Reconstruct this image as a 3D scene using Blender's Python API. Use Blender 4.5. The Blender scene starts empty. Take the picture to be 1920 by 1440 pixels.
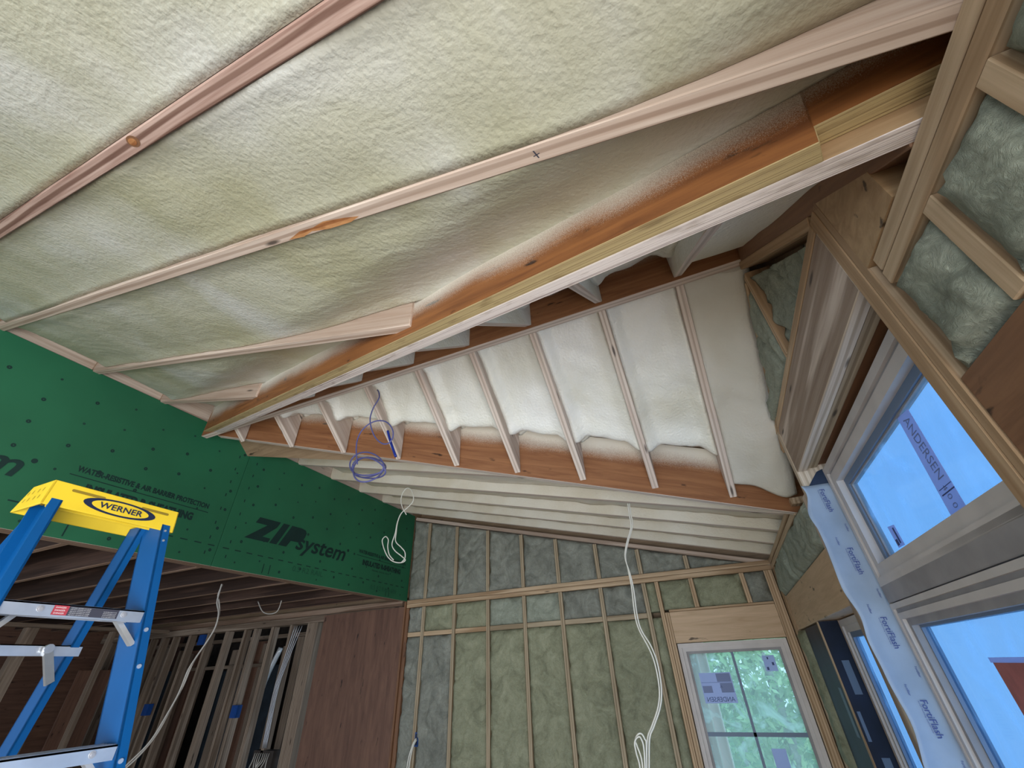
import bpy, bmesh, math, random
from mathutils import Vector, Matrix, noise

random.seed(7)
H = 1.80                      # eye height above the floor; all z below are given relative to the eye
C = bpy.context.scene.collection
scene = bpy.context.scene

# ------------------------------------------------------------------ camera
cam_data = bpy.data.cameras.new('camera')
cam_data.sensor_fit = 'HORIZONTAL'
cam_data.sensor_width = 36.0
cam_data.lens = 770.93 / 1920 * 36.0
cam_data.clip_start = 0.02
cam_data.clip_end = 300
cam = bpy.data.objects.new('camera', cam_data)
C.objects.link(cam)
PI_, RO_, YA_ = 0.6082, -0.0442, -0.3956
fw = Vector((math.sin(YA_) * math.cos(PI_), math.cos(YA_) * math.cos(PI_), math.sin(PI_)))
rt0 = Vector((math.cos(YA_), -math.sin(YA_), 0))
up0 = rt0.cross(fw)
rt = math.cos(RO_) * rt0 + math.sin(RO_) * up0
up = -math.sin(RO_) * rt0 + math.cos(RO_) * up0
m = Matrix((rt, up, -fw)).transposed().to_4x4()
m.translation = Vector((0, 0, H))
cam.matrix_world = m
scene.camera = cam

# ------------------------------------------------------------------ world, lights, exposure
world = bpy.data.worlds.new('world')
scene.world = world
world.use_nodes = True
wn = world.node_tree
wn.nodes.clear()
w_out = wn.nodes.new('ShaderNodeOutputWorld')
w_bg = wn.nodes.new('ShaderNodeBackground')
w_tc = wn.nodes.new('ShaderNodeTexCoord')
w_sep = wn.nodes.new('ShaderNodeSeparateXYZ')
w_ramp = wn.nodes.new('ShaderNodeValToRGB')
w_ramp.color_ramp.elements[0].position = 0.0
w_ramp.color_ramp.elements[0].color = (0.44, 0.68, 0.95, 1)
w_ramp.color_ramp.elements[1].position = 0.75
w_ramp.color_ramp.elements[1].color = (0.30, 0.58, 0.95, 1)
w_noise = wn.nodes.new('ShaderNodeTexNoise')
w_noise.inputs['Scale'].default_value = 5.0
w_noise.inputs['Detail'].default_value = 6.0
w_cr = wn.nodes.new('ShaderNodeValToRGB')
w_cr.color_ramp.elements[0].position = 0.56
w_cr.color_ramp.elements[0].color = (0, 0, 0, 1)
w_cr.color_ramp.elements[1].position = 0.74
w_cr.color_ramp.elements[1].color = (1, 1, 1, 1)
w_mix = wn.nodes.new('ShaderNodeMix')
w_mix.data_type = 'RGBA'
w_mix.inputs['B'].default_value = (0.95, 0.97, 1.0, 1)
wn.links.new(w_tc.outputs['Generated'], w_sep.inputs[0])
wn.links.new(w_sep.outputs['Z'], w_ramp.inputs[0])
wn.links.new(w_tc.outputs['Generated'], w_noise.inputs['Vector'])
wn.links.new(w_noise.outputs['Fac'], w_cr.inputs[0])
wn.links.new(w_ramp.outputs[0], w_mix.inputs['A'])
wn.links.new(w_cr.outputs[0], w_mix.inputs['Factor'])
wn.links.new(w_mix.outputs['Result'], w_bg.inputs['Color'])
w_bg.inputs['Strength'].default_value = 2.0
wn.links.new(w_bg.outputs[0], w_out.inputs[0])


def area(name, loc, size, target, power, col=(1, 1, 1)):
    d = bpy.data.lights.new(name, 'AREA')
    d.shape = 'RECTANGLE'
    d.size, d.size_y = size
    d.energy = power
    d.color = col
    o = bpy.data.objects.new(name, d)
    C.objects.link(o)
    o.location = (loc[0], loc[1], loc[2] + H)
    v = Vector(target) - Vector(loc)
    o.rotation_euler = v.to_track_quat('-Z', 'Y').to_euler()
    return o


# added area light, set in an unseen opening behind the viewer
area('front_fill', (-0.9, -3.25, -0.75), (2.8, 1.9), (-1.2, 2.0, 0.3), 58, (1.0, 0.975, 0.93))
# daylight through the near right-hand openings, beside and behind the viewer
area('daylight_right_opening', (0.78, -1.25, -0.85), (2.4, 1.6), (-2.0, 0.4, 0.3), 132, (1.0, 0.98, 0.94))
# added light that brightens the room beyond the header, its source unseen
area('far_room_fill', (-6.0, -3.6, -0.6), (4.0, 2.0), (-6.0, 3.0, 0.0), 42, (1.0, 0.97, 0.93))

scene.view_settings.view_transform = 'Standard'
scene.view_settings.look = 'None'
scene.view_settings.gamma = 1.0
scene.view_settings.use_curve_mapping = False
scene.view_settings.exposure = 0.0


# ------------------------------------------------------------------ materials
def new_mat(name):
    mt = bpy.data.materials.new(name)
    mt.use_nodes = True
    nt = mt.node_tree
    nt.nodes.clear()
    out = nt.nodes.new('ShaderNodeOutputMaterial')
    b = nt.nodes.new('ShaderNodeBsdfPrincipled')
    nt.links.new(b.outputs[0], out.inputs[0])
    return mt, nt, b, out


def N(nt, kind, **kw):
    n = nt.nodes.new(kind)
    for k, v in kw.items():
        if k.startswith('_'):
            setattr(n, k[1:], v)
        else:
            n.inputs[k].default_value = v
    return n


def ramp(nt, src, stops):
    r = nt.nodes.new('ShaderNodeValToRGB')
    e = r.color_ramp.elements
    e[0].position, e[0].color = stops[0][0], (*stops[0][1], 1) if len(stops[0][1]) == 3 else stops[0][1]
    e[1].position, e[1].color = stops[-1][0], (*stops[-1][1], 1)
    for p, c in stops[1:-1]:
        x = e.new(p)
        x.color = (*c, 1)
    nt.links.new(src, r.inputs[0])
    return r


def mixc(nt, fac, a, b, blend='MIX'):
    mx = nt.nodes.new('ShaderNodeMix')
    mx.data_type = 'RGBA'
    mx.blend_type = blend
    for key, v in (('Factor', fac), ('A', a), ('B', b)):
        s = mx.inputs[key]
        if isinstance(v, (int, float)):
            s.default_value = v
        elif isinstance(v, tuple):
            s.default_value = (*v, 1)
        else:
            nt.links.new(v, s)
    return mx.outputs['Result']


def obj_coords(nt, scale=(1, 1, 1), rnd=True):
    tc = nt.nodes.new('ShaderNodeTexCoord')
    src = tc.outputs['Object']
    if rnd:
        oi = nt.nodes.new('ShaderNodeObjectInfo')
        mu = nt.nodes.new('ShaderNodeVectorMath')
        mu.operation = 'MULTIPLY_ADD'
        cb = nt.nodes.new('ShaderNodeCombineXYZ')
        for i in range(3):
            nt.links.new(oi.outputs['Random'], cb.inputs[i])
        nt.links.new(cb.outputs[0], mu.inputs[0])
        mu.inputs[1].default_value = (31.7, 0.0, 17.3)
        nt.links.new(src, mu.inputs[2])
        src = mu.outputs[0]
    mp = nt.nodes.new('ShaderNodeMapping')
    mp.inputs['Scale'].default_value = scale
    nt.links.new(src, mp.inputs['Vector'])
    return mp.outputs[0], src, tc.outputs['Object']


def bump(nt, b, src, strength, dist=0.01):
    bp = nt.nodes.new('ShaderNodeBump')
    bp.inputs['Strength'].default_value = strength
    bp.inputs['Distance'].default_value = dist
    nt.links.new(src, bp.inputs['Height'])
    nt.links.new(bp.outputs[0], b.inputs['Normal'])


def lumber(name, light, dark, knots=True, rough=0.7, stain=0.25, grain=1.0):
    mt, nt, b, _ = new_mat(name)
    v, src, raw = obj_coords(nt, (0.9, 30, 30))
    n1 = N(nt, 'ShaderNodeTexNoise', Scale=2.2, Detail=5.0, Roughness=0.6, Distortion=0.35)
    nt.links.new(v, n1.inputs['Vector'])
    v2, _, _ = obj_coords(nt, (0.55, 9, 9))
    wv = N(nt, 'ShaderNodeTexWave', Scale=1.6, Distortion=5.0, Detail=2.5)
    wv.inputs['Detail Scale'].default_value = 0.8
    wv.bands_direction = 'Y'
    nt.links.new(v2, wv.inputs['Vector'])
    col = ramp(nt, n1.outputs['Fac'], [(0.32, dark), (0.62, light)])
    col2 = ramp(nt, wv.outputs['Fac'], [(0.25, tuple(c * (1 - 0.30 * grain) for c in light)), (0.6, (1, 1, 1))])
    base = mixc(nt, 0.55 * grain, col.outputs[0], col2.outputs[0], 'MULTIPLY')
    # blotchy weathering and foam haze
    v3, _, _ = obj_coords(nt, (1.6, 6, 6))
    n3 = N(nt, 'ShaderNodeTexNoise', Scale=1.5, Detail=3.0)
    nt.links.new(v3, n3.inputs['Vector'])
    r3 = ramp(nt, n3.outputs['Fac'], [(0.45, (0, 0, 0)), (0.75, (1, 1, 1))])
    mulf = nt.nodes.new('ShaderNodeMath')
    mulf.operation = 'MULTIPLY'
    mulf.inputs[1].default_value = stain
    nt.links.new(r3.outputs[0], mulf.inputs[0])
    base = mixc(nt, mulf.outputs[0], base, tuple(c * 0.62 for c in dark))
    if knots:
        v4, _, _ = obj_coords(nt, (1.8, 9, 9))
        vo = N(nt, 'ShaderNodeTexVoronoi', Scale=1.3, Randomness=1.0)
        nt.links.new(v4, vo.inputs['Vector'])
        rk = ramp(nt, vo.outputs['Distance'], [(0.045, (1, 1, 1)), (0.10, (0, 0, 0))])
        base = mixc(nt, rk.outputs[0], base, tuple(c * 0.22 for c in dark))
    nt.links.new(base, b.inputs['Base Color'])
    b.inputs['Roughness'].default_value = rough
    b.inputs['Specular IOR Level'].default_value = 0.25
    bump(nt, b, n1.outputs['Fac'], 0.25, 0.002)
    return mt


def lvl_edge(name, a, c, plies=60.0):
    """narrow edge of laminated veneer: thin plies side by side"""
    mt, nt, b, _ = new_mat(name)
    v, src, raw = obj_coords(nt, (0.6, plies * 4, 0.0))
    n1 = N(nt, 'ShaderNodeTexNoise', Scale=1.0, Detail=4.0, Roughness=0.7, Distortion=0.1)
    nt.links.new(v, n1.inputs['Vector'])
    v2, _, _ = obj_coords(nt, (5, 25, 25))
    n2 = N(nt, 'ShaderNodeTexNoise', Scale=2.0, Detail=4.0)
    nt.links.new(v2, n2.inputs['Vector'])
    col = ramp(nt, n1.outputs['Fac'], [(0.36, c), (0.50, a), (0.75, tuple(min(1, x * 1.12) for x in a))])
    r2 = ramp(nt, n2.outputs['Fac'], [(0.30, (0.55, 0.5, 0.45)), (0.45, (1, 1, 1))])
    base = mixc(nt, 0.7, col.outputs[0], r2.outputs[0], 'MULTIPLY')
    nt.links.new(base, b.inputs['Base Color'])
    b.inputs['Roughness'].default_value = 0.75
    bump(nt, b, n1.outputs['Fac'], 0.5, 0.003)
    return mt


def lvl_face(name, a, c, spray=None, spray_noise=0.05, strength=1.0):
    """broad veneer face; spray = local height above which drifted foam dust covers it"""
    mt, nt, b, _ = new_mat(name)
    v, src, raw = obj_coords(nt, (1.1, 8, 16))
    n1 = N(nt, 'ShaderNodeTexNoise', Scale=2.0, Detail=6.0, Roughness=0.65, Distortion=0.8)
    nt.links.new(v, n1.inputs['Vector'])
    col = ramp(nt, n1.outputs['Fac'], [(0.3, c), (0.6, a), (0.8, tuple(min(1, x * 1.2) for x in a))])
    base = col.outputs[0]
    v4, _, _ = obj_coords(nt, (6, 20, 20))
    n4 = N(nt, 'ShaderNodeTexNoise', Scale=1.2, Detail=4.0)
    nt.links.new(v4, n4.inputs['Vector'])
    r4 = ramp(nt, n4.outputs['Fac'], [(0.27, (1, 1, 1)), (0.33, (0, 0, 0))])
    base = mixc(nt, r4.outputs[0], base, tuple(x * 0.25 for x in c))
    if spray is not None:
        sep = nt.nodes.new('ShaderNodeSeparateXYZ')
        nt.links.new(raw, sep.inputs[0])
        v2, _, _ = obj_coords(nt, (1.8, 1.8, 1.8))
        n2 = N(nt, 'ShaderNodeTexNoise', Scale=1.5, Detail=2.0)
        nt.links.new(v2, n2.inputs['Vector'])
        n3 = N(nt, 'ShaderNodeTexNoise', Scale=480.0, Detail=1.0)
        nt.links.new(raw, n3.inputs['Vector'])
        ma = nt.nodes.new('ShaderNodeMath')
        ma.operation = 'MULTIPLY_ADD'
        nt.links.new(n2.outputs['Fac'], ma.inputs[0])
        ma.inputs[1].default_value = spray_noise * 3
        nt.links.new(sep.outputs['Z'], ma.inputs[2])
        mb = nt.nodes.new('ShaderNodeMath')
        mb.operation = 'MULTIPLY_ADD'
        nt.links.new(n3.outputs['Fac'], mb.inputs[0])
        mb.inputs[1].default_value = 0.12
        nt.links.new(ma.outputs[0], mb.inputs[2])
        t = spray + spray_noise * 1.5 + 0.06
        r = nt.nodes.new('ShaderNodeMapRange')
        r.inputs['From Min'].default_value = t - 0.035
        r.inputs['From Max'].default_value = t + 0.05
        nt.links.new(mb.outputs[0], r.inputs['Value'])
        base = mixc(nt, r.outputs[0], base, (0.70, 0.65, 0.56))
    nt.links.new(base, b.inputs['Base Color'])
    b.inputs['Roughness'].default_value = 0.6
    bump(nt, b, n1.outputs['Fac'], 0.15, 0.002)
    return mt


def foam_mat(name, a, c, d, rough=0.42, fine=1.0):
    mt, nt, b, _ = new_mat(name)
    v, src, raw = obj_coords(nt, (1, 1, 1), rnd=False)
    n1 = N(nt, 'ShaderNodeTexNoise', Scale=1.7, Detail=4.0, Roughness=0.55, Distortion=0.4)
    nt.links.new(raw, n1.inputs['Vector'])
    col = ramp(nt, n1.outputs['Fac'], [(0.33, c), (0.5, a), (0.66, d)])
    n2 = N(nt, 'ShaderNodeTexNoise', Scale=85.0, Detail=2.5, Roughness=0.5)
    nt.links.new(raw, n2.inputs['Vector'])
    n5 = N(nt, 'ShaderNodeTexNoise', Scale=2.6, Detail=1.0)
    nt.links.new(raw, n5.inputs['Vector'])
    wv = N(nt, 'ShaderNodeTexNoise', Scale=1.0, Detail=3.0, Roughness=0.5, Distortion=1.1)
    mp = nt.nodes.new('ShaderNodeMapping')
    mp.inputs['Scale'].default_value = (7, 30, 16)
    mp.inputs['Rotation'].default_value = (0.0, 0.0, 0.9)
    nt.links.new(raw, mp.inputs['Vector'])
    nt.links.new(mp.outputs[0], wv.inputs['Vector'])
    n3 = N(nt, 'ShaderNodeTexVoronoi', Scale=58.0)
    nt.links.new(raw, n3.inputs['Vector'])
    add = nt.nodes.new('ShaderNodeMath')
    add.operation = 'MULTIPLY_ADD'
    nt.links.new(n3.outputs['Distance'], add.inputs[0])
    add.inputs[1].default_value = -0.25
    nt.links.new(n2.outputs['Fac'], add.inputs[2])
    r5 = ramp(nt, n5.outputs['Fac'], [(0.42, (0, 0, 0)), (0.60, (1.0, 1.0, 1.0))])
    add2 = nt.nodes.new('ShaderNodeMath')
    add2.operation = 'MULTIPLY_ADD'
    nt.links.new(wv.outputs['Fac'], add2.inputs[0])
    nt.links.new(r5.outputs[0], add2.inputs[1])
    nt.links.new(add.outputs[0], add2.inputs[2])
    nt.links.new(col.outputs[0], b.inputs['Base Color'])
    b.inputs['Roughness'].default_value = rough
    b.inputs['Specular IOR Level'].default_value = 0.6
    bump(nt, b, add2.outputs[0], 0.5 * fine, 0.006)
    return mt


def batt_mat(name, a, c, d):
    mt, nt, b, _ = new_mat(name)
    v, src, raw = obj_coords(nt, (1, 1, 1))
    n1 = N(nt, 'ShaderNodeTexNoise', Scale=5.0, Detail=7.0, Roughness=0.7, Distortion=1.2)
    nt.links.new(src, n1.inputs['Vector'])
    col = ramp(nt, n1.outputs['Fac'], [(0.28, c), (0.5, a), (0.72, d)])
    n2 = N(nt, 'ShaderNodeTexNoise', Scale=38.0, Detail=6.0, Roughness=0.75, Distortion=2.2)
    nt.links.new(src, n2.inputs['Vector'])
    r2 = ramp(nt, n2.outputs['Fac'], [(0.30, (0.55, 0.55, 0.52)), (0.55, (1, 1, 1))])
    base = mixc(nt, 0.5, col.outputs[0], r2.outputs[0], 'MULTIPLY')
    nt.links.new(base, b.inputs['Base Color'])
    b.inputs['Roughness'].default_value = 0.95
    b.inputs['Specular IOR Level'].default_value = 0.1
    bump(nt, b, n2.outputs['Fac'], 0.9, 0.012)
    return mt


def plain(name, col, rough=0.6, metal=0.0, spec=0.4, var=0.0, scale=8.0, bmp=0.0):
    mt, nt, b, _ = new_mat(name)
    tc = nt.nodes.new('ShaderNodeTexCoord')
    n1 = N(nt, 'ShaderNodeTexNoise', Scale=scale, Detail=4.0)
    nt.links.new(tc.outputs['Object'], n1.inputs['Vector'])
    lo = tuple(max(0, x * (1 - var)) for x in col)
    hi = tuple(min(1, x * (1 + var)) for x in col)
    r = ramp(nt, n1.outputs['Fac'], [(0.35, lo), (0.65, hi)])
    nt.links.new(r.outputs[0], b.inputs['Base Color'])
    b.inputs['Roughness'].default_value = rough
    b.inputs['Metallic'].default_value = metal
    b.inputs['Specular IOR Level'].default_value = spec
    if bmp:
        bump(nt, b, n1.outputs['Fac'], bmp, 0.003)
    return mt


def glass_film(name, tint, haze, streak=(0.55, 0.72), base=0.05, hz=0.35, scale=(0.8, 3.2, 1.4)):
    """window pane with a loose protective film: tinted see-through, milky where it wrinkles"""
    mt, nt, b, out = new_mat(name)
    nt.nodes.remove(b)
    tr = nt.nodes.new('ShaderNodeBsdfTransparent')
    tr.inputs[0].default_value = (*tint, 1)
    df = nt.nodes.new('ShaderNodeBsdfTranslucent')
    df.inputs[0].default_value = (*haze, 1)
    gl = nt.nodes.new('ShaderNodeBsdfGlossy')
    gl.inputs['Roughness'].default_value = 0.08
    tc = nt.nodes.new('ShaderNodeTexCoord')
    mp = nt.nodes.new('ShaderNodeMapping')
    mp.inputs['Scale'].default_value = scale
    nt.links.new(tc.outputs['Object'], mp.inputs['Vector'])
    n1 = N(nt, 'ShaderNodeTexNoise', Scale=2.0, Detail=3.0, Distortion=1.6)
    nt.links.new(mp.outputs[0], n1.inputs['Vector'])
    r = ramp(nt, n1.outputs['Fac'], [(streak[0], (base, base, base)), (streak[1], (hz, hz, hz))])
    m1 = nt.nodes.new('ShaderNodeMixShader')
    nt.links.new(r.outputs[0], m1.inputs[0])
    nt.links.new(tr.outputs[0], m1.inputs[1])
    nt.links.new(df.outputs[0], m1.inputs[2])
    lw = nt.nodes.new('ShaderNodeLayerWeight')
    lw.inputs['Blend'].default_value = 0.12
    fr = nt.nodes.new('ShaderNodeMath')
    fr.operation = 'MULTIPLY'
    fr.inputs[1].default_value = 0.35
    nt.links.new(lw.outputs['Facing'], fr.inputs[0])
    m2 = nt.nodes.new('ShaderNodeMixShader')
    nt.links.new(fr.outputs[0], m2.inputs[0])
    nt.links.new(m1.outputs[0], m2.inputs[1])
    nt.links.new(gl.outputs[0], m2.inputs[2])
    nt.links.new(m2.outputs[0], out.inputs[0])
    return mt


M = {}
M['rafter'] = lumber('rafter_wood', (0.64, 0.52, 0.43), (0.50, 0.37, 0.29), stain=0.15)
M['rafter_red'] = lumber('reddish_rafter_wood', (0.56, 0.40, 0.33), (0.30, 0.17, 0.13), stain=0.2, grain=1.5)
M['jack'] = lumber('jack_rafter_wood', (0.72, 0.63, 0.55), (0.60, 0.48, 0.41), stain=0.10)
M['stud'] = lumber('stud_wood', (0.52, 0.42, 0.29), (0.38, 0.29, 0.19), stain=0.2)
M['plate'] = lumber('plate_wood', (0.64, 0.47, 0.31), (0.46, 0.32, 0.195), stain=0.25)
M['warm'] = lumber('warm_plate_wood', (0.64, 0.465, 0.30), (0.46, 0.315, 0.19), stain=0.2)
M['cream'] = lumber('cream_sunlit_wood', (0.76, 0.66, 0.54), (0.62, 0.50, 0.38), stain=0.1)  # sunlit look put into a paler wood colour
M['header'] = lumber('greyish_header_wood', (0.64, 0.53, 0.44), (0.46, 0.35, 0.28), stain=0.5, grain=1.3)
M['dark_stud'] = lumber('dim_room_wood', (0.36, 0.275, 0.205), (0.23, 0.165, 0.12), stain=0.4)  # wood tone darkened to stand for the far room's dim light
M['joist_side'] = lumber('shadowed_joist_wood', (0.09, 0.05, 0.035), (0.05, 0.028, 0.02), stain=0.3, knots=False)  # joist sides and subfloor painted dark for the shade between joists
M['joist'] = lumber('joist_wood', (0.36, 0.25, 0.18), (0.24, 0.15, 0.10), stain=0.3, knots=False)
M['lvl_white'] = lvl_edge('pale_veneer_edge', (0.72, 0.63, 0.58), (0.30, 0.22, 0.20))
M['lvl_yellow'] = lvl_edge('yellow_veneer_edge', (0.46, 0.345, 0.165), (0.19, 0.12, 0.05))
M['lvl_orange_spray'] = lvl_face('orange_veneer_dusted', (0.27, 0.10, 0.027), (0.14, 0.045, 0.012), spray=0.115, spray_noise=0.03)
M['lvl_orange'] = lvl_face('orange_veneer', (0.40, 0.155, 0.055), (0.25, 0.08, 0.025))
M['lvl_orange_top'] = lvl_face('orange_veneer_foam_top', (0.31, 0.135, 0.055), (0.19, 0.07, 0.026), spray=0.22, spray_noise=0.03)
M['lvl_brown'] = lvl_face('brown_veneer', (0.24, 0.115, 0.055), (0.15, 0.065, 0.03))
M['lvl_tan'] = lvl_face('tan_veneer', (0.42, 0.27, 0.14), (0.29, 0.17, 0.08))
M['osb'] = lvl_face('roof_deck_board', (0.33, 0.22, 0.13), (0.22, 0.14, 0.08))
M['ply_red'] = lvl_face('reddish_plywood', (0.19, 0.095, 0.06), (0.11, 0.052, 0.034))
M['ply_tan'] = lvl_face('tan_plywood', (0.62, 0.43, 0.27), (0.50, 0.33, 0.19))
M['foam'] = foam_mat('spray_foam', (0.46, 0.445, 0.345), (0.39, 0.37, 0.245), (0.54, 0.53, 0.48))
M['foam_w'] = foam_mat('white_spray_foam', (0.79, 0.785, 0.71), (0.68, 0.655, 0.54), (0.85, 0.85, 0.81), fine=1.3)
M['foam_c'] = foam_mat('cream_spray_foam', (0.66, 0.595, 0.48), (0.60, 0.53, 0.40), (0.71, 0.66, 0.56), rough=0.6)
M['foam_g'] = foam_mat('grey_spray_foam', (0.60, 0.57, 0.49), (0.54, 0.50, 0.41), (0.66, 0.63, 0.57), rough=0.7)
M['batt_green'] = batt_mat('green_mineral_batt', (0.39, 0.395, 0.265), (0.245, 0.25, 0.165), (0.52, 0.52, 0.36))
M['batt_grey'] = batt_mat('grey_mineral_batt', (0.33, 0.335, 0.285), (0.20, 0.205, 0.175), (0.46, 0.465, 0.40))
M['batt_pale'] = batt_mat('pale_mineral_batt', (0.42, 0.45, 0.36), (0.29, 0.31, 0.25), (0.55, 0.575, 0.47))
M['zip'] = plain('green_sheathing', (0.018, 0.135, 0.062), 0.62, var=0.13, scale=1.3, bmp=0.1)
M['zip_ink'] = plain('dark_green_ink', (0.005, 0.028, 0.024), 0.7, var=0.1)
M['zip_faint'] = plain('faint_green_ink', (0.012, 0.085, 0.045), 0.7)
M['zip_edge'] = plain('pale_panel_edge', (0.62, 0.56, 0.44), 0.8, var=0.1)
M['yellow'] = plain('ladder_yellow', (0.86, 0.60, 0.035), 0.42, var=0.05)
M['navy'] = plain('dark_navy_ink', (0.012, 0.022, 0.06), 0.5)
M['blue'] = plain('ladder_blue', (0.001, 0.082, 0.27), 0.45, var=0.05, spec=0.3)
M['alu'] = plain('aluminium', (0.72, 0.74, 0.77), 0.35, metal=0.75, var=0.08, scale=14)
M['alu_dull'] = plain('dull_aluminium', (0.50, 0.50, 0.53), 0.5, metal=0.6, var=0.1)
M['label_dark'] = plain('dark_label', (0.05, 0.05, 0.07), 0.5)
M['label_red'] = plain('red_label', (0.42, 0.05, 0.07), 0.5)
M['white'] = plain('white_ink', (0.8, 0.8, 0.82), 0.5)
M['cable_white'] = plain('white_cable', (0.80, 0.78, 0.70), 0.5)
M['cable_blue'] = plain('violet_blue_cable', (0.10, 0.105, 0.28), 0.45)
M['tape_blue'] = plain('blue_tape', (0.012, 0.03, 0.25), 0.5)
M['box_blue'] = plain('blue_plastic_box', (0.01, 0.06, 0.25), 0.4)
M['cable_grey'] = plain('grey_cable', (0.45, 0.42, 0.38), 0.5)
M['frame'] = plain('primed_window_wood', (0.62, 0.57, 0.54), 0.55, var=0.05)
M['frame_grey'] = plain('grey_window_wood', (0.33, 0.31, 0.31), 0.6, var=0.12)  # one even grey, shared by mullion and inner frame rings
M['gasket'] = plain('grey_window_gasket', (0.16, 0.22, 0.32), 0.5)
M['membrane'] = plain('pale_blue_membrane', (0.34, 0.43, 0.56), 0.45, var=0.08, scale=9, bmp=0.3)
M['membrane_ink'] = plain('membrane_blue_ink', (0.06, 0.09, 0.30), 0.6)
M['membrane_back'] = plain('dark_membrane', (0.035, 0.06, 0.12), 0.35, var=0.3, scale=5, bmp=0.4)
M['black_membrane'] = plain('black_membrane', (0.007, 0.012, 0.028), 0.5, spec=0.2, var=0.5, scale=4, bmp=0.6)
M['patch'] = plain('grey_blue_print', (0.10, 0.14, 0.20), 0.5)
M['sticker'] = plain('lilac_sticker', (0.42, 0.44, 0.66), 0.6, var=0.05)
nt_ = M['sticker'].node_tree
tl_ = nt_.nodes.new('ShaderNodeBsdfTranslucent'); tl_.inputs[0].default_value = (0.85, 0.84, 1.0, 1)
ms_ = nt_.nodes.new('ShaderNodeMixShader'); ms_.inputs[0].default_value = 0.55
pb_ = [n for n in nt_.nodes if n.type == 'BSDF_PRINCIPLED'][0]; oo_ = [n for n in nt_.nodes if n.type == 'OUTPUT_MATERIAL'][0]
nt_.links.new(pb_.outputs[0], ms_.inputs[1]); nt_.links.new(tl_.outputs[0], ms_.inputs[2]); nt_.links.new(ms_.outputs[0], oo_.inputs[0])
M['sticker_dark'] = plain('slate_sticker_print', (0.20, 0.25, 0.44), 0.6)
M['sticker_ink'] = plain('sticker_ink', (0.05, 0.07, 0.20), 0.6)
M['sticker_red'] = plain('red_brown_card', (0.42, 0.14, 0.13), 0.6, var=0.12, scale=30)
M['glass_right'] = glass_film('filmed_pane_blue', (0.46, 0.60, 0.73), (0.40, 0.62, 0.85), streak=(0.50, 0.74))
M['glass_back'] = glass_film('filmed_pane_teal', (0.94, 0.98, 0.97), (0.84, 0.97, 0.88), base=0.20, hz=0.50, scale=(2.5, 1, 2.5))
M['glass_dark'] = plain('dim_pane', (0.05, 0.06, 0.09), 0.1, spec=0.8)
M['floor'] = lvl_face('plywood_floor', (0.46, 0.35, 0.24), (0.36, 0.26, 0.17))
M['outside_wall'] = plain('pale_pink_trim', (0.80, 0.62, 0.56), 0.7, var=0.05)
M['outside_trim'] = plain('cream_trim', (0.88, 0.80, 0.70), 0.6)
M['grass'] = plain('grass', (0.10, 0.20, 0.05), 0.9, var=0.4, scale=3)
M['leaf'] = plain('leaf_green', (0.42, 0.58, 0.27), 0.6, var=0.4, scale=2)
M['leaf_light'] = plain('leaf_yellow_green', (0.62, 0.74, 0.40), 0.6, var=0.3, scale=2)
M['bark'] = plain('pale_bark', (0.42, 0.40, 0.34), 0.85, var=0.3)
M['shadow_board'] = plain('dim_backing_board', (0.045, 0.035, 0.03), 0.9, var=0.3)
M['dark_gap'] = plain('dark_gap_sheet', (0.012, 0.02, 0.03), 0.7, var=0.3)
M['metal_pipe'] = plain('pale_pipe', (0.62, 0.64, 0.66), 0.3, metal=0.3)
M['torn'] = lumber('torn_bare_wood', (0.55, 0.27, 0.11), (0.34, 0.14, 0.05), knots=False)
M['card'] = plain('kraft_paper', (0.55, 0.42, 0.27), 0.8)


# ------------------------------------------------------------------ helpers
def props(o, label=None, cat=None, group=None, kind=None):
    if label: o['label'] = label
    if cat: o['category'] = cat
    if group: o['group'] = group
    if kind: o['kind'] = kind
    return o


def struct(o):
    o['kind'] = 'structure'
    return o


def link_mesh(name, verts, faces, mats, fmats=None, parent=None, smooth=False, matrix=None):
    me = bpy.data.meshes.new(name)
    me.from_pydata([tuple(v) for v in verts], [], faces)
    if not isinstance(mats, (list, tuple)):
        mats = [mats]
    for mm in mats:
        me.materials.append(mm)
    if fmats:
        for p, i in zip(me.polygons, fmats):
            p.material_index = i
    if smooth:
        for p in me.polygons:
            p.use_smooth = True
    me.validate()
    me.update()
    o = bpy.data.objects.new(name, me)
    C.objects.link(o)
    if matrix is not None:
        o.matrix_world = matrix
    if parent is not None:
        o.parent = parent
        o.matrix_parent_inverse = parent_matrix(parent).inverted()
    return o


def parent_matrix(p):
    return p.matrix_basis.copy() if p.parent is None else parent_matrix(p.parent) @ p.matrix_parent_inverse @ p.matrix_basis


def empty(name, x, y, z, label, cat, group=None):
    o = bpy.data.objects.new(name, None)
    C.objects.link(o)
    o.location = (x, y, z + H)
    o.empty_display_size = 0.1
    return props(o, label, cat, group)


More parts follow.
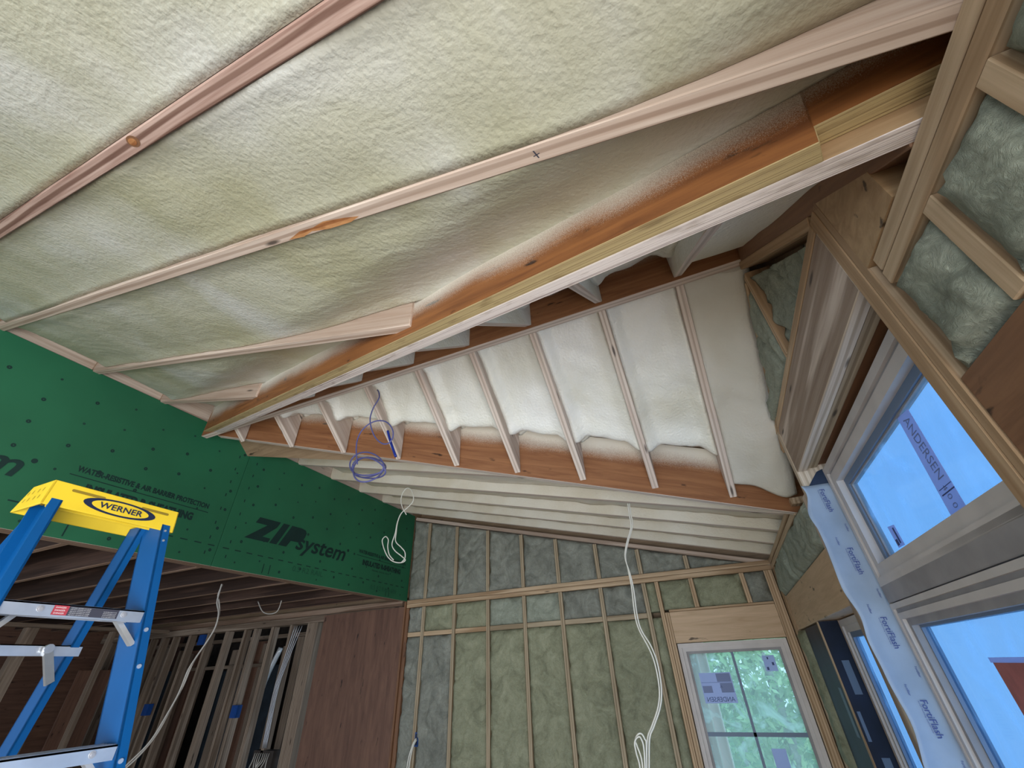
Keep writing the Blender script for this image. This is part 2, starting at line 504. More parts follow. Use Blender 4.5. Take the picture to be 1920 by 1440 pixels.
def beam(name, A, B, w, d, mat, upv=(0, 0, 1), plumb=(False, False), parent=None, side=None, bev=0.0025, bottom=None):
    """Squared timber: A, B are the ends of the centre line of its underside (eye-relative).
    w is the width, d the depth measured away from the underside. Local X runs along the grain."""
    A = Vector(A) + Vector((0, 0, H))
    B = Vector(B) + Vector((0, 0, H))
    dx = (B - A)
    L = dx.length
    dx.normalize()
    u = Vector(upv)
    u = (u - dx * u.dot(dx)).normalized()
    ly = u.cross(dx)
    mt = Matrix((dx, ly, u)).transposed().to_4x4()
    mt.translation = A

    def shift(z):
        hor = Vector((dx.x, dx.y, 0))
        if hor.length < 1e-6: return 0
        hor.normalize()
        return -z * u.dot(hor) / dx.dot(hor)
    bm = bmesh.new()
    vs = []
    for (x, pl) in ((0, plumb[0]), (L, plumb[1])):
        for (y, z) in ((-w / 2, 0), (w / 2, 0), (w / 2, d), (-w / 2, d)):
            vs.append(bm.verts.new((x + (shift(z) if pl else 0), y, z)))
    q = [(0, 3, 2, 1), (4, 5, 6, 7), (0, 1, 5, 4), (1, 2, 6, 5), (2, 3, 7, 6), (3, 0, 4, 7)]
    fs = [bm.faces.new([vs[i] for i in f]) for f in q]
    mats = [mat, side or mat, bottom or mat]
    fs[3].material_index = 1
    fs[5].material_index = 1
    fs[2].material_index = 2
    bmesh.ops.recalc_face_normals(bm, faces=bm.faces)
    if bev:
        bmesh.ops.bevel(bm, geom=list(bm.edges), offset=min(bev, w / 5, d / 5), segments=1, affect='EDGES')
    me = bpy.data.meshes.new(name)
    bm.to_mesh(me)
    bm.free()
    for mm in mats: me.materials.append(mm)
    o = bpy.data.objects.new(name, me)
    C.objects.link(o)
    o.matrix_world = mt
    if parent is not None:
        o.parent = parent
        o.matrix_parent_inverse = parent_matrix(parent).inverted()
    return o


def board(name, x0, x1, y0, y1, z0, z1, mat, axis='z', parent=None, side=None, bev=0.0025, bottom=None):
    """axis-aligned timber with grain along axis"""
    cx, cy, cz = (x0 + x1) / 2, (y0 + y1) / 2, (z0 + z1) / 2
    if axis == 'x':
        return beam(name, (x0, cy, z0), (x1, cy, z0), y1 - y0, z1 - z0, mat, (0, 0, 1), parent=parent, side=side, bev=bev, bottom=bottom)
    if axis == 'y':
        return beam(name, (cx, y0, z0), (cx, y1, z0), x1 - x0, z1 - z0, mat, (0, 0, 1), parent=parent, side=side, bev=bev, bottom=bottom)
    return beam(name, (cx, y0, z0), (cx, y0, z1), x1 - x0, y1 - y0, mat, (0, 1, 0), parent=parent, side=side, bev=bev, bottom=bottom)


def fbm(p, s, oct=3):
    t, a, f = 0.0, 1.0, s
    for _ in range(oct):
        t += a * noise.noise(p * f)
        a *= 0.5
        f *= 2.1
    return t


def puffy(name, a0, a1, b0, b1, nrm, thick, off, mat, res=0.03, parent=None):
    """Solid slab over the quad a0-a1-b1-b0 whose visible face is displaced by off(P,u,v) along nrm;
    nrm points away from the room and thick is measured along it."""
    a0, a1, b0, b1 = [Vector(p) for p in (a0, a1, b0, b1)]
    nrm = Vector(nrm).normalized()
    nu = max(2, int(max((a1 - a0).length, (b1 - b0).length) / res))
    nv = max(2, int(max((b0 - a0).length, (b1 - a1).length) / res))
    vs, fs = [], []
    for j in range(nv + 1):
        v = j / nv
        p0 = a0.lerp(b0, v)
        p1 = a1.lerp(b1, v)
        for i in range(nu + 1):
            u = i / nu
            P = p0.lerp(p1, u)
            q = P + nrm * off(P, u, v)
            vs.append((q.x, q.y, q.z + H))
    n0 = len(vs)
    W = nu + 1
    for j in range(nv):
        for i in range(nu):
            k = j * W + i
            fs.append((k, k + 1, k + W + 1, k + W))
    ring = [i for i in range(W)] + [j * W + nu for j in range(1, nv + 1)] + [nv * W + i for i in range(nu - 1, -1, -1)] + [j * W for j in range(nv - 1, 0, -1)]
    top = []
    for k in ring:
        j, i = divmod(k, W)
        P = a0.lerp(b0, j / nv).lerp(a1.lerp(b1, j / nv), i / nu) + nrm * thick
        top.append(len(vs))
        vs.append((P.x, P.y, P.z + H))
    n = len(ring)
    for t in range(n):
        fs.append((ring[t], ring[(t + 1) % n], top[(t + 1) % n], top[t]))
    fs.append(tuple(top))
    o = link_mesh(name, vs, fs, mat, parent=parent)
    bm = bmesh.new()
    bm.from_mesh(o.data)
    bmesh.ops.recalc_face_normals(bm, faces=bm.faces)
    bm.to_mesh(o.data)
    bm.free()
    for p in o.data.polygons[:nu * nv]:
        p.use_smooth = True
    return o


def slab(name, pts, nrm, t, mat, parent=None):
    """flat polygon with thickness t along nrm"""
    nrm = Vector(nrm).normalized()
    n = len(pts)
    vs = [Vector(p) + Vector((0, 0, H)) for p in pts]
    vs += [v + nrm * t for v in vs]
    fs = [tuple(range(n)), tuple(range(2 * n - 1, n - 1, -1))] + [(i, (i + 1) % n, n + (i + 1) % n, n + i) for i in range(n)]
    o = link_mesh(name, vs, fs, mat, parent=parent)
    bm = bmesh.new()
    bm.from_mesh(o.data)
    bmesh.ops.recalc_face_normals(bm, faces=bm.faces)
    bm.to_mesh(o.data)
    bm.free()
    return o


def tube(name, pts, r, mat, parent=None, smooth_n=6, seg=8):
    """round cable through the points (Catmull-Rom), closed with end caps"""
    P = [Vector(p) + Vector((0, 0, H)) for p in pts]
    path = []
    for i in range(len(P) - 1):
        p0 = P[max(i - 1, 0)]; p1 = P[i]; p2 = P[i + 1]; p3 = P[min(i + 2, len(P) - 1)]
        for k in range(smooth_n):
            t = k / smooth_n
            path.append(0.5 * ((2 * p1) + (p2 - p0) * t + (2 * p0 - 5 * p1 + 4 * p2 - p3) * t * t + (3 * p1 - 3 * p2 + p3 - p0) * t ** 3))
    path.append(P[-1])
    vs, fs = [], []
    ref = Vector((0.3, 0.5, 0.8)).normalized()
    prev = None
    for i, p in enumerate(path):
        t = (path[min(i + 1, len(path) - 1)] - path[max(i - 1, 0)])
        if t.length < 1e-9: t = Vector((0, 0, 1))
        t.normalize()
        if prev is None:
            a = ref.cross(t)
            if a.length < 0.1: a = Vector((1, 0, 0)).cross(t)
        else:
            a = prev - t * prev.dot(t)
        a.normalize()
        prev = a
        b = t.cross(a)
        for k in range(seg):
            an = 2 * math.pi * k / seg
            vs.append(p + (a * math.cos(an) + b * math.sin(an)) * r)
    for i in range(len(path) - 1):
        for k in range(seg):
            fs.append((i * seg + k, i * seg + (k + 1) % seg, (i + 1) * seg + (k + 1) % seg, (i + 1) * seg + k))
    fs.append(tuple(range(seg - 1, -1, -1)))
    fs.append(tuple(range((len(path) - 1) * seg, len(path) * seg)))
    return link_mesh(name, vs, fs, mat, parent=parent, smooth=True)


class MB:
    """collects flat prints and small solids as one mesh"""
    def __init__(s): s.v, s.f = [], []

    def poly(s, pts):
        n = len(s.v)
        s.v += [Vector(p) for p in pts]
        s.f.append(tuple(range(n, n + len(pts))))

    def prism(s, pts, d):
        d = Vector(d)
        n = len(s.v)
        k = len(pts)
        s.v += [Vector(p) for p in pts] + [Vector(p) + d for p in pts]
        s.f.append(tuple(range(n, n + k)))
        s.f.append(tuple(range(n + 2 * k - 1, n + k - 1, -1)))
        for i in range(k):
            s.f.append((n + i, n + (i + 1) % k, n + k + (i + 1) % k, n + k + i))

    def box(s, x0, x1, y0, y1, z0, z1):
        s.prism([(x0, y0, z0), (x1, y0, z0), (x1, y1, z0), (x0, y1, z0)], (0, 0, z1 - z0))

    def cyl(s, c, ax, r, h, seg=12):
        c = Vector(c); ax = Vector(ax).normalized()
        a = ax.orthogonal().normalized(); b = ax.cross(a)
        s.prism([c + (a * math.cos(2 * math.pi * i / seg) + b * math.sin(2 * math.pi * i / seg)) * r for i in range(seg)], ax * h)

    def text(s, body, o, ex, ey, width, height, d, shear=0.0, bold=0.0):
        cu = bpy.data.curves.new('t', 'FONT')
        cu.body = body
        cu.shear = shear
        cu.offset = bold
        cu.resolution_u = 3
        ob = bpy.data.objects.new('t', cu)
        me = bpy.data.meshes.new_from_object(ob)
        if me is None or not len(me.vertices): return
        xs = [v.co.x for v in me.vertices]; ys = [v.co.y for v in me.vertices]
        x0, x1, y0, y1 = min(xs), max(xs), min(ys), max(ys)
        o = Vector(o); ex = Vector(ex).normalized(); ey = Vector(ey).normalized(); d = Vector(d)
        n = len(s.v)
        for v in me.vertices:
            s.v.append(o + ex * ((v.co.x - x0) / (x1 - x0) * width) + ey * ((v.co.y - y0) / (y1 - y0) * height) + d)
        for p in me.polygons:
            s.f.append(tuple(n + i for i in p.vertices))
        bpy.data.objects.remove(ob)
        bpy.data.curves.remove(cu)
        bpy.data.meshes.remove(me)

    def build(s, name, mat, parent=None, smooth=False):
        o = link_mesh(name, [v + Vector((0, 0, H)) for v in s.v], s.f, mat, parent=parent, smooth=smooth)
        if s.f:
            bm = bmesh.new(); bm.from_mesh(o.data)
            bmesh.ops.recalc_face_normals(bm, faces=bm.faces)
            bm.to_mesh(o.data); bm.free()
        return o


ORD = ['first', 'second', 'third', 'fourth', 'fifth', 'sixth', 'seventh', 'eighth', 'ninth', 'tenth', 'eleventh', 'twelfth', 'thirteenth', 'fourteenth', 'fifteenth']

# ------------------------------------------------------------------ main dimensions (eye-relative)
XL, XR, D = -3.236, 0.50, 4.349
S1 = 0.255
def z1(x): return 1.656 - S1 * (x - XL)          # underside plane of the main roof rafters
N1 = Vector((S1, 0, 1)).normalized()
S2 = 0.82
RY, RZ = 1.578, 1.50                              # dormer ridge
def z2r(y): return 1.52 - S2 * (y - 1.60)         # rear slope rafter undersides
def z2f(y): return 1.52 + S2 * (y - 1.555)        # front slope rafter undersides
def yf_near(x): return 0.505 - 0.285 * (x - 0.517)   # near face of the front valley beam
def zf_line(x): return 0.700 - 0.2267 * (x - 0.517)
def yr_line(x): return 1.66 + (x + 2.99) * 0.2767      # rear valley beam, ridge-side face
def zr_line(x): return 1.50 - (x + 2.99) * 0.2475
K = 0.4064

# ------------------------------------------------------------------ the setting
struct(slab('floor', [(-9.2, -4.2, -1.8), (0.9, -4.2, -1.8), (0.9, 5.8, -1.8), (-9.2, 5.8, -1.8)], (0, 0, -1), 0.1, M['floor']))
# roof decks above the rafters: main roof in front of and behind the dormer, then the dormer's two slopes
def p1(x, y, h=0.0): return (x, y, z1(x) + h)
dk = 0.262
struct(slab('ceiling', [p1(XL - .2, -4, dk), p1(0.8, -4, dk), p1(0.8, 0.42, dk), p1(XL - .2, 1.70, dk)], N1, 0.02, M['osb']))
struct(slab('ceiling', [p1(XL - .2, 1.86, dk), p1(0.8, 2.72, dk), p1(0.8, 4.6, dk), p1(XL - .2, 4.6, dk)], N1, 0.02, M['osb']))
struct(slab('ceiling', [(XL - .2, 1.57, z2f(1.57) + .34), (0.8, 1.57, z2f(1.57) + .34), (0.8, 0.30, z2f(0.30) + .34), (XL - .2, 1.50, z2f(1.50) + .34)], (0, -S2, 1), 0.02, M['osb']))
struct(slab('ceiling', [(XL - .2, 1.57, z2r(1.57) + .34), (0.8, 1.57, z2r(1.57) + .34), (0.8, 2.85, z2r(2.85) + .34), (XL - .2, 1.95, z2r(1.95) + .34)], (0, S2, 1), 0.02, M['osb']))
# wall behind the viewer with its wide openings, and the outer walls of the room beyond
struct(board('wall_front', XL, 0.64, -3.25, -3.1, 0.55, 1.8, M['ply_tan'], 'x'))
struct(board('wall_front', -9.2, XL, -3.25, -3.1, 0.55, 1.0, M['ply_tan'], 'x'))
struct(board('wall_left', -9.2, -9.1, -3.2, 5.7, -1.8, 1.0, M['ply_red'], 'y'))
struct(board('wall_back', -9.2, 0.80, 4.50, 4.52, 0.70, 1.95, M['osb'], 'x'))
struct(board('wall_back', XL - .1, -0.43, 4.50, 4.52, -1.8, 0.70, M['osb'], 'x'))
struct(board('wall_back', -0.43, 0.46, 4.50, 4.52, 0.14, 0.70, M['osb'], 'x'))
struct(board('wall_back', 0.46, 0.80, 4.50, 4.52, -1.8, 0.70, M['osb'], 'x'))
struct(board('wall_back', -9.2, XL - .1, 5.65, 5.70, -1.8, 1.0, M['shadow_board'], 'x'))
struct(board('wall_back', -0.43, 0.46, 4.46, 4.48, -1.8, -1.38, M['osb'], 'x'))
struct(board('wall_right', 0.642, 0.655, 0.95, 3.24, -1.8, -1.46, M['osb'], 'y'))
# sheathing outside the right wall, with the window openings left free
struct(board('wall_right', 0.642, 0.655, 3.24, 4.6, -1.8, 0.80, M['osb'], 'y'))
struct(board('wall_right', 0.642, 0.655, 2.22, 3.24, 0.16, 0.80, M['osb'], 'y'))
struct(board('wall_right', 0.642, 0.655, 0.95, 2.22, 0.70, 1.75, M['osb'], 'y'))
struct(board('wall_right', 0.642, 0.655, 2.22, 2.33, -1.8, 0.16, M['osb'], 'y'))
struct(board('wall_right', 0.642, 0.655, 0.30, 0.95, -1.8, 1.30, M['osb'], 'y'))
struct(board('wall_right', 0.642, 0.655, -3.2, 0.30, 0.05, 0.90, M['osb'], 'y'))
struct(board('wall_right', 0.642, 0.655, 2.22, 2.9, 0.80, 1.40, M['osb'], 'y'))
# framed wall above the wide opening, behind the green panels
struct(board('wall_left', XL - .16, XL - .014, -3.2, 4.50, 0.735, 2.0, M['osb'], 'y'))

# ------------------------------------------------------------------ main roof rafters
raft = [(-1.13, 'rafter'), (-0.72, 'rafter'), (-0.32, 'rafter'), (0.084, 'rafter_red'), (0.413, 'rafter'), (0.868, 'rafter'), (1.275, 'rafter')]
names_r = {0.084: 'long reddish streaked rafter with a big knot crossing the upper left corner',
           0.413: 'long pale rafter from green wall to upper right plate, nearest the big beam',
           0.868: 'pale rafter cut off against the orange-faced valley beam, next below the longest pale one',
           1.275: 'short foam-dusted rafter stub between green wall and valley beam',
           -0.32: 'pale rafter nearly overhead, just outside the top left', -0.72: 'pale rafter behind the viewer, second past the reddish rafter',
           -1.13: 'pale rafter behind the viewer, farthest from the reddish rafter'}
for y, mk in raft:
    xe = 0.64
    if y > 0.45: xe = 0.517 - (y - 0.005 - 0.505) / 0.285
    o = beam('rafter', (XL - 0.06, y, z1(XL - 0.06)), (xe, y, z1(xe)), 0.038, 0.235, M[mk], plumb=(False, True))
    props(o, names_r[y], 'rafter', 'rafters of the main roof')
    if y == 0.084:
        sl_ = math.sqrt(1 + S1 * S1)
        def ring(a, b, c0, c1, dz):
            return [o.matrix_world @ Vector(((c0 - XL + .06) * sl_ + a * math.cos(i * math.pi / 8), c1 + b * math.sin(i * math.pi / 8), dz)) - Vector((0, 0, H)) for i in range(16)]
        kk = MB(); kk.poly(ring(.022, .013, -1.0, -.004, -.0006)); kn = kk.build('knot', M['lvl_brown'], o)
        kk = MB(); kk.poly(ring(.014, .008, -1.002, -.004, -.0012)); kk.build('knot_core', M['torn'], kn)
    if y == 0.413:
        sl_ = math.sqrt(1 + S1 * S1)
        def on_raft(pts):
            return [o.matrix_world @ Vector(((px - XL + .06) * sl_, py, -.0006)) - Vector((0, 0, H)) for px, py in pts]
        kk = MB(); kk.poly(on_raft([(-.86, .014), (-.80, .018), (-.76, .010), (-.70, .0185), (-.62, .0185), (-.585, .010), (-.63, .002), (-.70, -.006), (-.745, .001), (-.80, .000), (-.83, .007)]))
        pt_ = kk.build('torn_patch', M['torn'], o); pt_['label'] = 'torn orange patch of bare wood'
        kk = MB()
        kk.poly(on_raft([(-.102, -.008), (-.099, -.008), (-.093, .009), (-.096, .009)])); kk.poly(on_raft([(-.104, .002), (-.090, -.001), (-.090, .001), (-.104, .004)]))
        kk.build('pencil_mark', M['label_dark'], o)
rear = [2.05, 2.50, 2.912, 3.326, 3.718, 4.136]
for i, y in enumerate(rear):
    xe = 0.64
    if y < 2.7: xe = (y - 0.05 - 1.66) / 0.2767 - 2.99
    o = beam('rafter', (XL - 0.06, y, z1(XL - 0.06)), (xe, y, z1(xe)), 0.038, 0.235, M['jack'], plumb=(False, True), side=M['foam_c'])
    props(o, 'pale rafter of the low rear ceiling, %s counting from ridge to back wall' % ORD[i], 'rafter', 'rafters of the rear ceiling')

# blocking between the rafters on top of the green wall
ys = [-1.13, -0.72, -0.32, 0.084, 0.413, 0.868, 1.275, 1.70]
for i in range(len(ys) - 1):
    o = board('blocking', XL - .05, XL - .012, ys[i] + .021, ys[i + 1] - .021, 1.668, 1.84, M['rafter'], 'y')
    props(o, 'pale wood blocking above the green panels, %s from the valley beam' % ORD[len(ys) - 2 - i], 'blocking', 'blocking between the main rafters')
ys = [1.90, 2.05, 2.50, 2.912, 3.326, 3.718, 4.136, 4.33]
for i in range(len(ys) - 1):
    if ys[i + 1] - ys[i] < 0.06: continue
    o = board('blocking', XL - .05, XL - .012, ys[i] + .021, ys[i + 1] - .021, 1.668, 1.84, M['jack'], 'y')
    props(o, 'pale wood blocking atop the green wall beyond the ridge, %s toward the back wall' % ORD[i], 'blocking', 'blocking of the rear ceiling')

# ------------------------------------------------------------------ valley beams and ridge
def sm(t): t = max(0, min(1, t)); return t * t * (3 - 2 * t)

perp = Vector((0.2772, 1, 0)).normalized()
def valley_front(x, off, dz=0.0):
    yb = yf_near(x)
    return (x + perp.x * off, yb + perp.y * off, zf_line(x) + dz)
t = empty('valley_beam', -1.4, 1.1, 1.2, 'big laminated beam with orange face and yellow-white edge crossing the ceiling diagonally', 'beam')
xa, xb = -3.10, 0.62
o = beam('pale_ply', valley_front(xa, 0.0635), valley_front(xb, 0.0635), 0.042, 0.30, M['lvl_white'], parent=t, side=M['lvl_tan'], bev=0.0015)
o = beam('yellow_ply', valley_front(xa, 0.020), valley_front(0.372, 0.020), 0.045, 0.30, M['lvl_yellow'], parent=t, side=M['lvl_orange_spray'], bev=0.0015)
o['label'] = 'yellow edged ply with orange face'
o = beam('upper_yellow_ply', valley_front(0.375, 0.020, 0.045), valley_front(xb, 0.020, 0.045), 0.045, 0.25, M['lvl_yellow'], parent=t, side=M['lvl_orange_spray'], bev=0.0015)

t = empty('valley_beam', -1.4, 2.2, 1.1, 'orange-faced valley beam closing the white rafter bays at their lower ends', 'beam')
A = Vector((-3.10, yr_line(-3.10) + .02, zr_line(-3.10))); B = Vector((0.60, yr_line(0.60) + .02, zr_line(0.60)))
o = beam('veneer_ply', A, B, 0.040, 0.32, M['jack'], parent=t, side=M['lvl_orange_top'], bev=0.0015)

o = beam('ridge_beam', (-3.15, RY, RZ), (0.56, RY, RZ), 0.044, 0.30, M['jack'], side=M['lvl_orange_top'], bev=0.0015)
props(o, 'horizontal ridge beam with pale underside above the row of white rafter bays', 'beam')

# ------------------------------------------------------------------ dormer jack rafters
jx = [0.237, -0.152, -0.540, -0.918, -1.295, -1.683, -2.071, -2.466, -2.86]
for i, x in enumerate(jx):
    # rear slope: from the ridge down to the rear valley beam
    yv = yr_line(x) - 0.004
    if yv - 1.60 > 0.06:
        o = beam('jack_rafter', (x, 1.601, z2r(1.601)), (x, yv, z2r(yv)), 0.038, 0.235, M['jack'], plumb=(True, True))
        props(o, 'whitish jack rafter from ridge to orange beam, %s from the window end' % ORD[i], 'rafter', 'jack rafters of the rear dormer slope')
    # front slope: from the ridge toward the viewer down to the front valley beam
    lo = yf_near(x) + 0.094
    yy = 1.555
    # where the rafter underside reaches the valley beam
    if lo < yy - 0.05:
        o = beam('jack_rafter', (x, yy, z2f(yy)), (x, lo, z2f(lo)), 0.038, 0.235, M['jack'], plumb=(True, True), side=M['foam_w'])
        props(o, 'short jack rafter between yellow-edged beam and ridge, %s from window end' % ORD[i], 'rafter', 'jack rafters of the front dormer slope')

# ------------------------------------------------------------------ spray foam
def foam_main(P, u, v):
    r = 0.020 + 0.012 * fbm(P, 1.8, 2) + 0.0012 * fbm(P, 12, 2)
    r += 0.085 * sm(1 - (P.x - XL) / 0.16)
    # swirled spray passes
    q = Vector((P.x * 1.0 + 0.5 * P.y, P.y * 2.4 + 0.8 * fbm(P, 1.5, 2), 0))
    r += 0.0018 * noise.noise(Vector((q.x * 9, q.y * 16, 1.3)))
    d = yf_near(P.x) - P.y
    if P.y < 1.8:
        r += (0.085 + 0.05 * sm((P.x + 1.2) / 1.6)) * sm(1 - d / 0.28)
    e = min(v, 1 - v)
    r -= 0.008 * sm(1 - e / 0.15)
    return max(r, 0.004)

def bay(y0, y1, label, full=True):
    xa0 = XL + 0.0
    if y0 > 0.39:
        x0 = min(0.69, 0.517 - (y0 - 0.505) / 0.285 + 0.02); x1 = 0.517 - (y1 - 0.505) / 0.285 + 0.02
    else:
        x0 = x1 = 0.64
    x1 = max(x1, XL + .15)
    o = puffy('spray_foam', (xa0 - .03, y0, z1(xa0 - .03)), (x0, y0, z1(x0)), (xa0 - .03, y1, z1(xa0 - .03)), (x1, y1, z1(x1)), N1, 0.24, foam_main, M['foam'], res=0.022)
    props(o, label, 'insulation', 'spray foam between the main rafters')

bay(-1.60, -1.151, 'cream spray foam overhead, behind the viewer, last bay')
bay(-1.109, -0.741, 'cream spray foam overhead, behind the viewer')
bay(-0.699, -0.341, 'cream spray foam overhead, one bay short of the top left corner')
bay(-0.299, 0.064, 'cream rippled spray foam in the top left corner above the reddish rafter')
bay(0.104, 0.393, 'broad cream spray foam between the reddish rafter and the long pale rafter')
bay(0.433, 0.848, 'cream spray foam between the long pale rafter and the orange valley beam')
bay(0.888, 1.255, 'foam wedge beside the green wall between two shorter rafters')
bay(1.295, 1.68, 'small foam wedge in the tip between green wall and valley beam')

def foam_rear(P, u, v):
    r = 0.075 + 0.012 * fbm(P, 2.5, 3) + 0.004 * fbm(P, 12, 2)
    r += 0.05 * sm(1 - (P.x - XL) / 0.15)
    return r
edges = [1.92, 2.05, 2.50, 2.912, 3.326, 3.718, 4.136, 4.36]
for i in range(len(edges) - 1):
    y0 = edges[i] + .021; y1 = edges[i + 1] - .021
    f = lambda y: min(0.64, (y - .04 - 1.66) / 0.2767 - 2.99)
    x0, x1 = max(f(y0), XL + .1), max(f(y1), XL + .12)
    o = puffy('spray_foam', (XL - .03, y0, z1(XL - .03)), (x0, y0, z1(x0)), (XL - .03, y1, z1(XL - .03)), (x1, y1, z1(x1)), N1, 0.24, foam_rear, M['foam_c'], res=0.035)
    props(o, 'cream foam strip of the low rear ceiling, %s counting toward the back wall' % ORD[i], 'insulation', 'spray foam of the rear ceiling')

NR = Vector((0, S2, 1)).normalized()
NF = Vector((0, -S2, 1)).normalized()
def mk_rear():
    def f(P, u, v):
        # straight-up recess of the foam skin above the rafter undersides
        e = min(v, 1 - v)
        r = 0.125 - 0.050 * sm(1 - e / 0.22) + 0.022 * fbm(P, 3.2, 3) + 0.006 * fbm(P, 15, 3)
        r -= 0.045 * sm(1 - (P.y - 1.6) / 0.10)
        d = yr_line(P.x) - P.y
        r -= 0.022 * math.exp(-((d - 0.17) / 0.04) ** 2)
        r += 0.19 * sm(1 - d / 0.16)
        return r
    return f
xs = [0.50] + jx + [-3.10]
for i in range(len(xs) - 1):
    xh, xl = xs[i] - (0.019 if i else -0.04), xs[i + 1] + 0.019
    if i == len(xs) - 2: xl = xs[i + 1]
    yh, yl = yr_line(xh), yr_line(xl)
    if i == 0:
        fn = lambda P, u, v: 0.008 + 0.018 * fbm(P, 3.0, 3) + 0.004 * fbm(P, 15, 2) - 0.045 * sm(1 - abs(P.x - 0.47) / 0.14) + 0.12 * sm(1 - (yr_line(P.x) - P.y) / 0.07)
    else:
        fn = mk_rear()
    o = puffy('spray_foam', (xh, 1.60, z2r(1.60)), (xh, yh, z2r(yh)), (xl, 1.60, z2r(1.60)), (xl, yl, z2r(yl)), (0, 0, 1), 0.31, fn, M['foam_w'] if i else M['foam_g'], res=0.02)
    props(o, ('smooth greyish foam bay beside the window gable' if i == 0 else 'white lumpy foam bay under the ridge, %s from the window gable' % ORD[i]), 'insulation', 'spray foam of the rear dormer slope')
    # front slope bay
    xh = 0.63 if i == 0 else xh
    ah, al = yf_near(xh) + (.09 if i else .082), yf_near(xl) + .09
    if al > 1.50: continue
    def fr(P, u, v, i=i):
        e = min(v, 1 - v)
        r = 0.155 - 0.06 * sm(1 - e / 0.2) + 0.022 * fbm(P, 3.2, 3) + 0.005 * fbm(P, 14, 2)
        if i == 0: r = 0.035 + 0.010 * fbm(P, 3.2, 2)
        r += 0.07 * sm(1 - (1.555 - P.y) / 0.12)
        return r
    o = puffy('spray_foam', (xh, 1.555, z2f(1.555)), (xh, ah, z2f(ah)), (xl, 1.555, z2f(1.555)), (xl, al, z2f(al)), (0, 0, 1), 0.31, fr, M['foam_w'], res=0.025)
    props(o, 'white foam between ridge and big yellow-edged beam, %s bay from the window gable' % ORD[i], 'insulation', 'spray foam of the front dormer slope')

# ------------------------------------------------------------------ green sheathing wall
def green_panel(y0, y1, z0, z1_, label):
    t = empty('sheathing_panel', XL, (y0 + y1) / 2, z0, label, 'panel', 'green sheathing panels')
    o = board('panel_face', XL - .012, XL, y0, y1, z0, z1_, M['zip'], 'y', parent=t, bev=0.001, bottom=M['zip_edge'])
    return t
pl = green_panel(-3.1, 2.011, 0.692, 1.664, 'green sheathing panel on the left, behind the ladder, with large dark lettering')
pr = green_panel(2.015, 4.345, 0.692, 1.664, 'green sheathing panel with ZIP system lettering, ending at the back wall')
EX, EY, DD = (0, 1, 0), (0, 0, 1), (0.0012, 0, 0)
def G(y, z): return (XL, y, z)
def zip_logo(parent, dy, with_zip=True):
    k = MB()
    lay = [0]
    def pg(pts):
        lay[0] += 1
        k.poly([(XL + .0012 + .0002 * lay[0], y + dy, z) for y, z in pts])
    if with_zip:
        pg([(2.268, 1.107), (2.470, 1.113), (2.445, 1.062), (2.243, 1.058)])          # Z top bar
        pg([(2.445, 1.062), (2.352, 1.060), (2.186, 0.930), (2.300, 0.934)])          # Z diagonal
        pg([(2.186, 0.930), (2.400, 0.934), (2.413, 0.968), (2.245, 0.966)])          # Z foot
        pg([(2.500, 1.113), (2.565, 1.115), (2.482, 0.936), (2.412, 0.934)])          # I
        pg([(2.588, 1.115), (2.700, 1.117), (2.742, 1.109), (2.758, 1.086), (2.750, 1.050), (2.730, 1.015), (2.700, 0.996), (2.612, 0.992), (2.580, 0.938), (2.500, 0.936)])   # P
    k.text('system', (XL, 2.672 + dy, 0.895), EX, EY, 0.600, 0.155, (0.0032, 0, 0), shear=0.25, bold=0.018)
    k.poly([(XL + .0012, 3.30 + dy + .014 * math.cos(a * math.pi / 5), 1.045 + .014 * math.sin(a * math.pi / 5)) for a in range(10)])
    k.build('printed_lettering', M['zip_ink'], parent)
zip_logo(pr, 0.0)
zip_logo(pl, -2.44)
def small_print(parent, y0, y1, zt, name='printed_lettering'):
    k = MB()
    w = y1 - y0
    k.text('WATER-RESISTIVE & AIR BARRIER PROTECTION', (XL, y0, zt), EX, EY, w, 0.036, DD, bold=0.045)
    k.poly([(XL + .0012, y0 - .02, zt - .026), (XL + .0012, y1 + .01, zt - .026), (XL + .0012, y1 + .01, zt - .021), (XL + .0012, y0 - .02, zt - .021)])
    k.text('INSULATED R-SHEATHING', (XL, y0 + .10 * w, zt - .105), EX, EY, w * 0.80, 0.054, DD, bold=0.06)
    k.text('PANEL FACE OUT', (XL, y0 + .30 * w, zt - .140), EX, EY, w * 0.36, 0.014, DD, bold=0.01)
    k.build(name, M['zip_ink'], parent)
small_print(pr, 3.45, 4.245, 1.055)
small_print(pl, 1.045, 1.845, 1.055)
